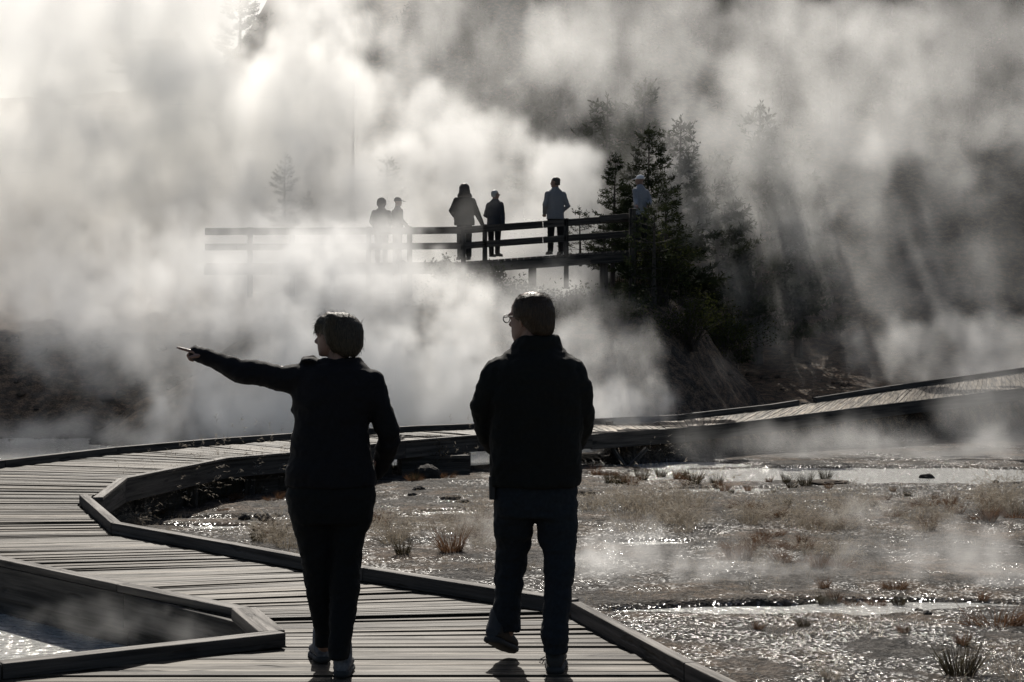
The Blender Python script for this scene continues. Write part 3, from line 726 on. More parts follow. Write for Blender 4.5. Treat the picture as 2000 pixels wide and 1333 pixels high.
# ---- people on the overlook (metres, feet at the origin, x across, y away)
def bystander(px, feet_py, Y, hgt, label, look, jacket, pants, hair=None, hair_len=0, cap=None, turn=0.0, lean=0.0, arms=None, legs=((-.10, 0), (.10, 0)), bulk=1.0, skirt=.0, hood=None, spec=False, pack=None):
    o = at(px, feet_py, Y); s = hgt/1.75
    ct, st_ = math.cos(turn), math.sin(turn)
    def T(x, y, z):
        yy = y; xx = x+lean*max(0, z-.9)
        return Vector((o.x+(xx*ct-yy*st_)*s, o.y+(xx*st_+yy*ct)*s, o.z+z*s))
    ux = Vector((ct, st_, 0)); uy = Vector((-st_, ct, 0))
    arms = arms or [[(-.19, 0, 1.375), (-.275, -.02, 1.12), (-.20, .17, 1.00)], [(.19, 0, 1.375), (.275, -.02, 1.12), (.20, .17, 1.00)]]
    bm = bmesh.new()
    c = T(.0, .02, 1.525)
    P, f, side, up = head_rings(bm, c, look, s)
    ring_loft(bm, [(T(0, 0, z), ux*w*s, uy*d*s) for z, w, d in ((1.46, .09, .06), (1.38, .15, .09), (1.2, .14, .1), (1.0, .13, .09), (.9, .14, .1), (.82, .12, .09))], 18)
    for a in arms:
        limb(bm, [T(*p) for p in a], [.05*s, .04*s, .032*s], 12)
        dv = T(*a[2])-T(*a[1]); hand(bm, T(*a[2])+dv.normalized()*.02, dv, (0, 1, -.2), thumb_side=1 if a[0][0] > 0 else -1, s=s)
    for (lx, ly) in legs:
        limb(bm, [T(lx*.9, 0, .86), T(lx, ly*.5, .46), T(lx*1.05, ly, .07)], [.08*s, .058*s, .04*s], 12)
    body = fuse('person', bm, .012, SKIN, None, 2)
    tag(body, label, 'person', 'people')
    bm = bmesh.new(); b = bulk
    ring_loft(bm, [(T(0, .01, z), ux*w*s*b, uy*d*s*b) for z, w, d in ((1.53, .07, .07), (1.50, .085, .08), (1.465, .125, .095), (1.425, .168, .108), (1.37, .195, .118), (1.30, .205, .128), (1.2, .20, .135), (1.05, .195, .135), (.92, .20+skirt, .14), (.80, .205+skirt, .145))], 22, 2.4)
    for a in arms: limb(bm, [T(*p) for p in a], [.075*s*b, .064*s*b, .05*s], 14)
    if hood: ball(bm, T(0, .03, 1.64), (.135*s, .14*s, .15*s))
    fuse('jacket', bm, .014, jacket, body, 2, wrinkle=.006, wscale=9, seed=px)
    bm = bmesh.new()
    ring_loft(bm, [(T(0, 0, z), ux*w*s, uy*d*s) for z, w, d in ((.95, .165, .115), (.86, .18, .125), (.78, .175, .12))], 18)
    for (lx, ly) in legs: limb(bm, [T(lx*.9, 0, .84), T(lx, ly*.5, .46), T(lx*1.05, ly, .09)], [.098*s, .078*s, .066*s], 14)
    fuse('trousers', bm, .014, pants, body, 2, wrinkle=.004, wscale=11, seed=px*2)
    for (lx, ly) in legs: shoe('shoe', SHOE_D, body, T(lx*1.05, ly-.06, .0), T(lx*1.15, ly+.2, .0), s, SOLE)
    if hair:
        bm = bmesh.new()
        Q = lambda x, y, z: P(x, y, z)
        rg = [(.232, -.015, .03, .025), (.22, -.016, .065, .055), (.195, -.018, .092, .076), (.16, -.022, .100, .086), (.125, -.035, .082, .086), (.09, -.045, .070, .084), (.05, -.05, .06, .078)]
        if hair_len: rg += [(.0, -.045, .085, .118), (-.06, -.045, .088, .138), (-.11, -.05, .06, .115)]
        k = 1.35 if hair_len else 1.0
        ring_loft(bm, [(Q(cx, 0, z+.004*hair_len), f*lx*s, side*w_*s*k) for z, cx, lx, w_ in ([(.240, -.015, .012, .010)]+rg if not hair_len else rg[3:])], 18)
        if hair_len: ball(bm, Q(-.022, 0, .135), (.125*s, .125*s, .125*s)); ball(bm, Q(-.03, 0, .05), (.135*s, .135*s, .13*s))
        fuse('hair', bm, .012, hair, body, 4, wrinkle=.006, wscale=26, seed=px)
    if cap:
        bm = bmesh.new()
        ring_loft(bm, [(P(cx, 0, z), f*lx*s, side*w_*s) for z, cx, lx, w_ in ((.125, -.004, .105, .085), (.16, -.006, .106, .086), (.20, -.010, .090, .074), (.225, -.012, .060, .05), (.237, -.012, .02, .018))], 18)
        limb(bm, [P(.08, 0, .140), P(.13, 0, .135), P(.175, 0, .125)], [.062*s, .06*s, .045*s], 14, flat=.14, up=(0, 0, 1))
        fuse('cap', bm, .010, cap, body, 2)
    if spec:
        bm = bmesh.new()
        for y in (-.033, .033):
            ring = [P(.110, y+.026*math.cos(2*PI*i/12), .108+.021*math.sin(2*PI*i/12)) for i in range(12)]
            for i in range(12): limb(bm, [ring[i], ring[(i+1) % 12]], [.004, .004], 6)
            limb(bm, [P(.11, y*1.8, .112), P(-.01, y*2.5, .112)], [.004]*2, 6)
        obj('glasses', bm, FR, body, smooth=True)
    if pack:
        bm = bmesh.new()
        ring_loft(bm, [(T(pack[0], pack[1], z), ux*.12*s, uy*.09*s) for z in (1.02, 1.1, 1.3, 1.4)], 16, 3.5)
        obj('shoulder_bag', bm, SHOE_D, body, smooth=True)
    return body
CO = lambda n, c: cloth(n, c, .9)
h_br = mat('far_brown_hair', (.05, .035, .025), rough=.6, scale=40); h_gr = mat('grey_hair', (.35, .34, .32), (.2, .2, .19), rough=.6, scale=40)
bystander(745, 514, 38.7, 1.50, 'person in a dark hat and dark coat, mostly hidden by steam on the overlook', (1, .2), CO('charcoal_coat', (.03, .03, .033)), CO('dark_cloth', (.02, .02, .022)), hair=h_br, hood=True)
bystander(776, 514, 38.6, 1.52, 'person in a peaked cap on the overlook, half faded by steam', (1, .1), CO('taupe_jacket', (.07, .06, .055)), CO('dark_cloth', (.02, .02, .022)), cap=CO('grey_cap', (.05, .05, .055)), turn=-1.0, bulk=.9)
bystander(907, 507, 38.6, 1.74, 'person with shoulder-length hair and loose dark jacket, one arm hanging beside the railing', (-.3, 1), CO('dark_olive_parka', (.022, .021, .017)), CO('black_cloth', (.015, .015, .015)), hair=h_br, hair_len=1,
          arms=[[(-.185, 0, 1.37), (-.31, .0, 1.12), (-.20, .17, 1.02)], [(.185, 0, 1.37), (.30, -.03, 1.08), (.42, -.06, .82)]], skirt=.015, bulk=1.12, turn=.25)
bystander(966, 501, 38.5, 1.53, 'grey-haired person in glasses and dark jacket looking along the railing', (1, .35), CO('slate_jacket', (.035, .036, .042)), CO('dark_trousers', (.022, .02, .02)), hair=h_gr, spec=True, lean=.02,
          arms=[[(-.185, 0, 1.37), (-.28, -.02, 1.1), (-.16, .18, .98)], [(.185, 0, 1.37), (.25, .0, 1.1), (.33, -.08, .86)]], legs=((-.13, .05), (.12, -.05)), bulk=1.1, turn=-.6)
bystander(1085, 497, 38.5, 1.78, 'tall man in a pale grey sweatshirt standing with hands in pockets above the railing', (-1, .25), CO('pale_grey_sweatshirt', (.2, .2, .205)), CO('dark_slacks', (.018, .017, .017)), hair=h_br,
          arms=[[(-.185, 0, 1.37), (-.26, -.02, 1.12), (-.20, .16, .95)], [(.185, 0, 1.37), (.29, -.04, 1.10), (.17, .10, .96)]], legs=((-.11, .02), (.12, -.02)), turn=.35)
bystander(1252, 486, 38.9, 1.72, 'person in a pale shirt leaning by the big post under dark trees', (-1, .1), CO('light_blue_shirt', (.25, .26, .28)), CO('dark_twill', (.02, .02, .02)), cap=CO('white_cap', (.7, .7, .7)), lean=-.03,
          arms=[[(-.185, 0, 1.37), (-.22, -.05, 1.12), (-.36, -.22, 1.02)], [(.185, 0, 1.37), (.26, -.06, 1.14), (.05, -.22, 1.05)]], bulk=.92, turn=.7)
# ------------------------------------------------------------------ plants and stones
def leaf_mat(name, c1, c2, rough=.6, trans=0.0, scale=6):
    m, nt, b, N, L = new_mat(name)
    oi = N.new('ShaderNodeObjectInfo'); geo = N.new('ShaderNodeNewGeometry')
    nz = N.new('ShaderNodeTexNoise'); nz.inputs['Scale'].default_value = scale; L.new(geo.outputs['Position'], nz.inputs['Vector'])
    cr = N.new('ShaderNodeValToRGB'); cr.color_ramp.elements[0].position = .35; cr.color_ramp.elements[1].position = .65
    cr.color_ramp.elements[0].color = (*c2, 1); cr.color_ramp.elements[1].color = (*c1, 1)
    L.new(nz.outputs['Fac'], cr.inputs[0]); L.new(cr.outputs[0], b.inputs['Base Color']); b.inputs['Roughness'].default_value = .9; b.inputs['Specular IOR Level'].default_value = .06
    if trans:
        t = N.new('ShaderNodeBsdfTranslucent'); L.new(cr.outputs[0], t.inputs['Color']); mx = N.new('ShaderNodeMixShader'); mx.inputs[0].default_value = trans
        L.new(b.outputs[0], mx.inputs[1]); L.new(t.outputs[0], mx.inputs[2]); L.new(mx.outputs[0], N['Material Output'].inputs['Surface'])
    return m
M['needle'] = leaf_mat('pine_needles', (.040, .048, .022), (.016, .022, .010), trans=.15, scale=1.2)
M['bark'] = mat('pine_bark', (.06, .05, .04), (.025, .02, .017), scale=14, rough=.9, bump=.6)
M['rust'] = leaf_mat('rust_dry_grass', (.13, .072, .04), (.06, .033, .02), trans=.40, scale=9)
M['straw'] = leaf_mat('pale_dry_grass', (.29, .25, .195), (.14, .115, .085), trans=.40, scale=9)
M['frost'] = leaf_mat('frosted_seed_heads', (.50, .45, .38), (.28, .24, .19), trans=.3, scale=20)
M['sedge'] = leaf_mat('dark_sedge', (.06, .05, .028), (.025, .02, .012), trans=.3, scale=9)
M['leaf'] = leaf_mat('willow_leaves', (.065, .072, .022), (.028, .034, .012), trans=.3, scale=4)
M['stone'] = mat('dark_wet_stone', (.045, .04, .036), (.016, .014, .013), scale=9, rough=.85, bump=.7, spec=.1)
M['pale_stone'] = mat('brown_sinter_stone', (.09, .07, .054), (.04, .032, .026), scale=7, rough=.9, bump=.7, spec=.1)

def blade(bm, p, d, ln, w, droop, seg=4):
    d = Vector(d).normalized(); side = d.cross(Vector((random.gauss(0, 1), random.gauss(0, 1), .2))).normalized()
    prev = None; q = Vector(p)
    for i in range(seg+1):
        t = i/seg; ww = w*(1-t*.9)
        a, b = bm.verts.new(q-side*ww), bm.verts.new(q+side*ww)
        if prev: bm.faces.new((prev[0], prev[1], b, a))
        prev = (a, b)
        d = (d+Vector((0, 0, -droop*(.3+t)))).normalized(); q = q+d*ln/seg
    return q, d
def tuft_mesh(name, n, h, spread, droop, w, seeds=False, seed=1):
    random.seed(seed); bm = bmesh.new(); tips = []
    for i in range(n):
        a = random.uniform(0, 2*PI); r = spread*math.sqrt(random.random())*.45
        p = (r*math.cos(a), r*math.sin(a), -.015)
        l = random.uniform(.15, 1.0)*spread/h
        d = Vector((math.cos(a)*l+random.gauss(0, .12), math.sin(a)*l+random.gauss(0, .12), 1))
        tips.append(blade(bm, p, d, h*random.uniform(.5, 1.1), w*random.uniform(.6, 1.3), droop*random.uniform(.4, 1.5)))
    me = bpy.data.meshes.new(name); bm.to_mesh(me); bm.free()
    sm = None
    if seeds:
        bm = bmesh.new()
        for q, d in tips:
            if random.random() < .75:
                for j in range(9):
                    c = q-d*random.uniform(-.01, .07); e = (d+Vector((random.gauss(0, .7), random.gauss(0, .7), random.gauss(-.2, .5)))).normalized()
                    blade(bm, c, e, random.uniform(.015, .04), .0022, .4, 1)
        sm = bpy.data.meshes.new(name+'_seeds'); bm.to_mesh(sm); bm.free()
    return me, sm
KIT = {}
def kit(key, mname, **kw):
    me, sm = tuft_mesh('grass_tuft', **kw); me.materials.append(M[mname])
    if sm: sm.materials.append(M['frost'])
    KIT[key] = (me, sm)
kit('rust1', 'rust', n=170, h=.20, spread=.13, droop=.12, w=.0022, seed=11)
kit('rust2', 'rust', n=260, h=.16, spread=.26, droop=.18, w=.0022, seed=12)
kit('sedge', 'sedge', n=190, h=.24, spread=.16, droop=.10, w=.0024, seed=13)
kit('straw', 'straw', n=150, h=.30, spread=.24, droop=.40, w=.0016, seeds=True, seed=14)
kit('straw2', 'straw', n=90, h=.42, spread=.34, droop=.50, w=.0016, seeds=True, seed=15)
kit('spray', 'sedge', n=34, h=.55, spread=.26, droop=.34, w=.0022, seeds=True, seed=16)
def tuft(px, py, key, s, label, group=None, z=None):
    me, sm = KIT[key]
    p = ground_at(px, py, -.55); p.z = max(hz(p.x, p.y), WATER) if z is None else z
    rz = random.uniform(0, 6.28)
    if sm is None:
        o = bpy.data.objects.new('grass_tuft', me); COL.objects.link(o)
    else:
        o = bpy.data.objects.new('grass_tuft', me); COL.objects.link(o)
        c = bpy.data.objects.new('foliage', sm); COL.objects.link(c); c.parent = o
    o.location = p; o.rotation_euler = (random.gauss(0, .08), random.gauss(0, .08), rz); o.scale = (s, s, s*random.uniform(.85, 1.15))
    return tag(o, label, 'grass tuft', group)
random.seed(21)
# singled-out tufts
tuft(882, 1082, 'rust1', 1.7, 'tall rust brown grass clump standing on gravel between the two walkers', 'grass clumps on the flats')
tuft(787, 1086, 'sedge', .9, 'small dark grass clump beside the tall rust clump between the walkers', 'grass clumps on the flats')
tuft(1872, 1318, 'sedge', 1.25, 'large spiky dark grass clump on glittering mud at the lower right', 'grass clumps on the flats')
tuft(1945, 1222, 'rust2', 1.6, 'broad reddish grass cushion by the steaming puddle near the right edge', 'grass clumps on the flats')
tuft(1480, 1236, 'rust1', .5, 'lone short brown tuft between puddle and glittering mud', 'grass clumps on the flats')
tuft(1570, 1228, 'sedge', .55, 'lone upright dark tuft on the near rim of the long puddle', 'grass clumps on the flats')
tuft(1765, 1240, 'rust1', .55, 'thin brown tuft in pale mud left of the reddish cushion', 'grass clumps on the flats')
tuft(1880, 1262, 'rust1', .6, 'brown tuft just below the reddish grass cushion', 'grass clumps on the flats')
tuft(1995, 1330, 'straw2', .9, 'long bent straw stems at the bottom right corner', 'grass clumps on the flats')
tuft(1620, 1330, 'straw', .55, 'sparse straw stems rising from mud at the bottom edge', 'grass clumps on the flats')
def zone(n, x0, x1, y0, y1, keys, smin, smax, label, group):
    for i in range(n):
        py = random.uniform(y0, y1); px = random.uniform(x0, x1)
        tuft(px, py, random.choice(keys), random.uniform(smin, smax), label, group)
zone(16, 1150, 1360, 925, 950, ['rust1', 'rust2', 'sedge'], .7, 1.25, 'rust brown tuft in the row on wet ground just behind the man', 'rust tufts behind the man')
zone(10, 1390, 1620, 935, 955, ['rust1', 'sedge'], .6, 1.1, 'brown tuft on the far side of the wet flat before the dark rock', 'brown tufts on the far flat')
zone(22, 1150, 1400, 985, 1040, ['straw', 'straw2'], .8, 1.4, 'arching pale frosted grass in the thicket right of the man', 'frosted grass right of the man')
zone(26, 1430, 1760, 985, 1050, ['straw', 'straw2', 'rust2'], .7, 1.2, 'frosted brown grass in the band across the middle of the flats', 'frosted grass across the middle')
zone(20, 1400, 1660, 1060, 1115, ['rust1', 'rust2', 'straw'], .6, 1.1, 'reddish tuft along the hollow above the drifting ground steam', 'reddish tufts above the ground steam')
zone(18, 1770, 2010, 975, 1040, ['rust2', 'rust1', 'straw'], .8, 1.3, 'rust grass on the raised bed along the right edge', 'rust grass along the right edge')
zone(20, 725, 960, 1010, 1075, ['straw', 'straw', 'rust1'], .6, 1.15, 'sparkling pale grass between woman and man', 'pale grass between the walkers')
zone(14, 225, 330, 985, 1040, ['rust1', 'rust2', 'straw'], .45, .8, 'rust grass tucked inside the bend of the boardwalk kerb', 'rust grass inside the bend')
zone(10, 370, 560, 955, 1000, ['rust1', 'rust2'], .5, .8, 'low russet tuft in the runnel below the boardwalk', 'russet tufts in the runnel')
zone(8, 500, 600, 1040, 1085, ['rust1', 'straw', 'sedge'], .7, 1.1, 'brown tuft on gravel just behind the woman', 'tufts behind the woman')
zone(14, 1150, 1980, 960, 1000, ['sedge', 'rust1'], .35, .6, 'small scattered tuft on the wet flats', 'small scattered tufts')
zone(10, 1600, 1990, 1145, 1175, ['sedge', 'rust1', 'rust2'], .5, .8, 'low tuft on the far rim of the long steaming puddle', 'tufts on the puddle rim')
zone(7, 760, 900, 915, 945, ['rust2', 'sedge'], .5, .9, 'dark tuft at the foot of the timber crib', 'tufts by the crib')
# tall sprays with nodding heads along the boardwalk, far kerb
for px, py, s in ((215, 1000, .75), (262, 1010, .9), (330, 1000, 1.05), (372, 985, 1.1), (430, 975, 1.25), (470, 972, 1.1), (545, 960, 1.0), (300, 1012, .7), (505, 965, .9), (235, 1018, .9), (285, 1004, 1.2), (350, 992, 1.3), (400, 980, 1.3), (450, 970, 1.4), (490, 966, 1.3), (528, 960, 1.2), (320, 1008, 1.0), (385, 990, .9)):
    tuft(px, py, 'spray', s, 'nodding frosted stem spray against the shaded boardwalk fascia', 'sprays below the boardwalk')
tuft(895, 925, 'spray', 1.15, 'frosted stem spray in front of the bright gap under the boardwalk', 'sprays below the boardwalk')
tuft(1275, 905, 'spray', 1.0, 'single leafy sprig catching light before the dark ramp', 'sprays below the boardwalk')

# fine stubble that nobody could count
random.seed(31)
bm = bmesh.new(); bands = [(700, 2050, 950, 1120, 2600), (230, 620, 950, 1090, 500), (1150, 2050, 1120, 1330, 700)]
for x0, x1, y0, y1, n in bands:
    for i in range(n):
        py = random.uniform(y0, y1); px = random.uniform(x0, x1); p = ground_at(px, py, -.55)
        if fbm(np.array([p.x*.8]), np.array([p.y*.8]))[0] < -.02: continue
        z = hz(p.x, p.y)
        if z < WATER+.01: continue
        for j in range(5):
            q = Vector((p.x+random.gauss(0, .05), p.y+random.gauss(0, .05), z-.01))
            blade(bm, q, (random.gauss(0, .5), random.gauss(0, .5), 1), random.uniform(.04, .13), .0016, random.uniform(.1, .6), 3)
o = obj('dry_grass', bm, M['straw']); tag(o, 'thin dry stubble scattered over the gravel flats', 'grass', None, 'stuff')

# stones
def stone_mesh(seed, sx, sy, sz, m, rough=.28):
    bm = bmesh.new(); bmesh.ops.create_icosphere(bm, subdivisions=3, radius=1)
    for v in bm.verts:
        n = mnoise.noise(v.co*1.1+Vector((seed*3.1, 0, 0)))*rough*1.3+mnoise.noise(v.co*2.9+Vector((0, seed, 0)))*rough*.6
        v.co *= 1+n
        v.co = Vector((v.co.x*sx, v.co.y*sy, max(v.co.z, -.4)*sz))
    me = bpy.data.meshes.new('rock'); bm.to_mesh(me); bm.free(); me.materials.append(m)
    me.polygons.foreach_set('use_smooth', [False]*len(me.polygons))
    return me
def rock(px, py, sx, sy, sz, label, m='stone', seed=None, Y=None, group=None, rz=0):
    seed = seed or random.randrange(1000)
    o = bpy.data.objects.new('rock', stone_mesh(seed, sx, sy, sz, M[m])); COL.objects.link(o)
    if Y is None:
        p = ground_at(px, py, -.55); z = max(hz(p.x, p.y), WATER-.02)
    else:
        p = at(px, py, Y); z = p.z
    o.location = (p.x, p.y, z+sz*.2); o.rotation_euler = (0, 0, rz)
    return tag(o, label, 'rock', group)
rock(1812, 930, .12, .10, .075, 'dark flat-topped rock sitting in the pale shallow water by the right edge', seed=4)
rock(1618, 945, .28, .22, .055, 'low brown hummock of sinter in front of the shallow water', 'pale_stone', 9)
rock(1945, 943, .05, .05, .035, 'small black stone at the right end of the shallow water', seed=12)
rock(1985, 946, .045, .04, .02, 'tiny flat stone right of the small black stone', seed=15)
rock(818, 960, .09, .08, .05, 'pointed dark stone on gravel below the crib', seed=21)
rock(805, 972, .06, .05, .03, 'smaller dark stone in front of the pointed stone', seed=22)
rock(880, 978, .14, .10, .05, 'flat greyish stone between the walkers', 'pale_stone', 23)
rock(905, 983, .09, .07, .03, 'low stone just right of the flat greyish stone', seed=24)
rock(833, 935, .22, .2, .17, 'rounded dark boulder in the shade before the crib', seed=25)
rock(1300, 1192, .03, .03, .02, 'pebble at the left end of the long puddle', seed=31)
rock(1795, 1196, .045, .04, .025, 'wet dark cobble in the long puddle', seed=32)
rock(1812, 1203, .035, .03, .02, 'wet pebble close in front of the dark cobble', seed=33)
for i, (px, py, r) in enumerate(((478, 1017, .07), (505, 1014, .055), (518, 1018, .085), (540, 1012, .06), (530, 1021, .05))):
    rock(px, py, r, r*.9, r*.75, 'round brown stone in the glinting runnel left of the woman', seed=41+i, group='stones in the runnel')
rock(1145, 968, .12, .1, .05, 'dark lump on the ground just right of the man', seed=51)
rock(40, 702, .75, .5, .19, 'long dark ledge of rock on the left bank', seed=61, Y=42)
rock(75, 696, .32, .3, .20, 'blocky rock at the end of the dark ledge', seed=62, Y=41.6)
rock(264, 752, .16, .15, .10, 'small round rock on the left bank above the pool', seed=63, Y=40)
rock(325, 776, .45, .3, .09, 'pale crusted slab on the left bank', 'pale_stone', 64, Y=38.5)
random.seed(77)
for i in range(46):
    px = random.uniform(-10, 430); Y = random.uniform(36.2, 44); x = (px-1000)/F*Y
    r = random.uniform(.05, .16)
    o = bpy.data.objects.new('rock', stone_mesh(100+i, r, r, r*.6, M['pale_stone' if i % 3 else 'stone'])); COL.objects.link(o); o.location = (x, Y, hz(x, Y)+r*.1)
    tag(o, 'small loose stone strewn over the brown left bank', 'rock', 'loose stones on the left bank')
for i in range(40):
    px = random.uniform(1280, 1750); Y = random.uniform(38, 49); x = (px-1000)/F*Y
    r = random.uniform(.04, .13)
    o = bpy.data.objects.new('rock', stone_mesh(200+i, r, r, r*.6, M['pale_stone'])); COL.objects.link(o); o.location = (x, Y, hz(x, Y)+r*.1)
    tag(o, 'small loose stone on the slope above the ramp', 'rock', 'loose stones above the ramp')

# conifers
def conifer_meshes(h, seed, dens=1.0, open_=0.0, wid=.24):
    rnd = random.Random(seed)
    T = bmesh.new(); r0 = h*.017+.03
    lean = (rnd.gauss(0, .012), rnd.gauss(0, .012))
    pt = lambda z: Vector((lean[0]*z+.03*math.sin(z*1.3+seed), lean[1]*z, z))
    rings = [(pt(h*t), Vector((r0*(1-t*.93), 0, 0)), Vector((0, r0*(1-t*.93), 0))) for t in [i/9 for i in range(10)]]
    ring_loft(T, rings, 8)
    Cn = bmesh.new()
    def sprig(p, d, ln):
        """a shoot with needles all round"""
        n = int(7*dens)+3
        for k in range(n):
            q = p+d*ln*(k/n)
            e = (d*.75+Vector((rnd.gauss(0, .55), rnd.gauss(0, .55), rnd.gauss(.05, .5)))).normalized()
            s_ = e.cross(Vector((rnd.gauss(0, 1), rnd.gauss(0, 1), rnd.gauss(0, 1)))).normalized()
            L_ = rnd.uniform(.08, .16)*(.6+.11*h); w_ = L_*.14
            v = [Cn.verts.new(x) for x in (q, q+e*L_*.5+s_*w_, q+e*L_, q+e*L_*.5-s_*w_)]
            Cn.faces.new(v)
    z = h*(.10+.1*open_)
    while z < h*.985:
        t = z/h; L = wid*h*((1-t)**.75)*(.55+.45*min(1, t/.25))+.10
        for k in range(rnd.choice((4, 5, 5, 6))):
            if rnd.random() < open_*.45: continue
            a = rnd.uniform(0, 2*PI); l = L*rnd.uniform(.55, 1.12)
            d = Vector((math.cos(a), math.sin(a), rnd.uniform(.05, .35) if t > .5 else rnd.uniform(-.2, .15)))
            p = pt(z); n = max(2, int(l/.16)); prev = p
            for i in range(n):
                q = prev+(d+Vector((0, 0, .25*(i/n)))).normalized()*l/n
                if i >= n*.22:
                    for s_ in (-1, 1):
                        e = (d+Vector((-d.y*s_*1.1, d.x*s_*1.1, rnd.uniform(-.1, .45)))).normalized()
                        sprig(q, e, (l*.32)*(1-.5*i/n)+.06)
                limb(T, [prev, q], [max(.006, .022*(1-i/n)*h/7), max(.005, .02*(1-(i+1)/n)*h/7)], 4) if h < 6 or i == 0 else None
                prev = q
            sprig(prev, (d+Vector((0, 0, .6))).normalized(), .16+.02*h)
        z += rnd.uniform(.16, .30)*(.6+.06*h)
    sprig(pt(h*.97), Vector((0, 0, 1)), .3)
    a = bpy.data.meshes.new('trunk'); T.to_mesh(a); T.free(); a.materials.append(M['bark'])
    b = bpy.data.meshes.new('crown'); Cn.to_mesh(b); Cn.free(); b.materials.append(M['needle'])
    return a, b
TREES = [conifer_meshes(8.0, 1, 1.0), conifer_meshes(9.5, 2, .9, .2, .21), conifer_meshes(7.0, 3, 1.1, 0, .28), conifer_meshes(5.0, 4, .9, .7, .26), conifer_meshes(2.2, 5, .8, .5, .33)]
def tree(k, x, Y, s, label, group=None, z=None, rz=None):
    o = bpy.data.objects.new('pine_tree', None); COL.objects.link(o)
    o.location = (x, Y, (hz(x, Y)-.1) if z is None else z); o.rotation_euler = (0, 0, random.uniform(0, 6.28) if rz is None else rz); o.scale = (s, s, s)
    for n, me in zip(('trunk', 'crown'), TREES[k]):
        c = bpy.data.objects.new(n, me); COL.objects.link(c); c.parent = o
    return tag(o, label, 'tree', group)
random.seed(5)
def tree_px(k, px, base_py, Y, top_py, label, group=None):
    p = at(px, base_py, Y); h0 = (8.0, 9.5, 7.0, 5.0, 2.2)[k]; s = (base_py-top_py)/F*Y/h0
    return tree(k, p.x, Y, s, label, group, z=p.z)
tree_px(3, 556, 470, 49.5, 303, 'thin young pine half dissolved in steam above the old railing')
tree_px(3, 600, 470, 50, 372, 'short pine shoot just right of the thin young pine', None)
tree_px(4, 757, 430, 49, 313, 'little pine tip poking out of steam behind the overlook')
tree_px(2, 468, 150, 71, -60, 'tall dark pine on the ridge cut by the top of the frame')
tree_px(3, 528, 140, 70.5, 22, 'slim pine close beside the tall ridge pine')
tree_px(3, 548, 140, 71.5, 28, 'second slim pine on the ridge, farther from the tall pine')
tree_px(3, 350, 150, 72, 62, 'faint small pine next to the ridge sign')
tree_px(2, 255, 160, 74, -30, 'very faint pine shape in the brightest steam')
tree_px(2, 640, 130, 73, -40, 'grey pine on the ridge behind drifting steam')
tree_px(4, 1133, 520, 39.2, 412, 'small pine with upright shoots growing behind the overlook rails')
tree_px(4, 1180, 530, 39.6, 440, 'bushy little pine in the rails next to the big post')
tree_px(1, 1196, 560, 41.5, 300, 'dark pine leaning over the overlook beside the pale shirt')
tree_px(4, 1300, 560, 39.4, 370, 'small dark pine whose branches cross the person in the pale shirt')
x = (1276-1000)/F*37.3; tree(4, x, 37.3, 1.05, 'small dark pine standing in front of the person in the pale shirt')
tree_px(2, 1265, 600, 42.5, 250, 'broad dark pine right behind the big post')
for px, top, Y, k in ((1330, 230, 44, 0), (1400, 300, 45, 2), (1480, 200, 47, 1), (1560, 260, 48, 0), (1250, 160, 47, 1), (1180, 190, 49, 2)):
    x = (px-1000)/F*Y; zb = hz(x, Y)-.1; bp = 666-(zb-CAMH)*F/Y
    tree_px(k, px, bp, Y, top, 'dark pine at the edge of the forest behind the overlook', 'pines at the forest edge')
for i in range(62):
    px = random.uniform(1080, 2120); Y = random.uniform(58, 84); x = (px-1000)/F*Y
    tree(random.choice((0, 1, 2, 0, 1)), x, Y, random.uniform(.75, 1.25), 'dark pine in the forest on the steep far hillside', 'pines on the far hillside')
for i in range(9):
    px = random.uniform(640, 1080); Y = random.uniform(62, 84); x = (px-1000)/F*Y
    tree(random.choice((0, 1, 2)), x, Y, random.uniform(.7, 1.1), 'pine veiled by drifting steam on the middle of the hillside', 'veiled pines on the middle hillside')
# dead snag
x = (695-1000)/F*56; bm = bmesh.new(); z0 = hz(x, 56)
ring_loft(bm, [(Vector((x+.02*math.sin(k), 56, z0+k*1.1)), Vector((.06-.005*k, 0, 0)), Vector((0, .06-.005*k, 0))) for k in range(10)], 8)
for k in range(7):
    a = random.uniform(0, 6.28); zz = z0+3+k*.9; limb(bm, [(x, 56, zz), (x+.4*math.cos(a), 56+.4*math.sin(a), zz+.12)], [.02, .008], 5)
tag(obj('dead_tree', bm, M['bark'], smooth=True), 'bare thin dead trunk rising straight through the steam', 'tree')
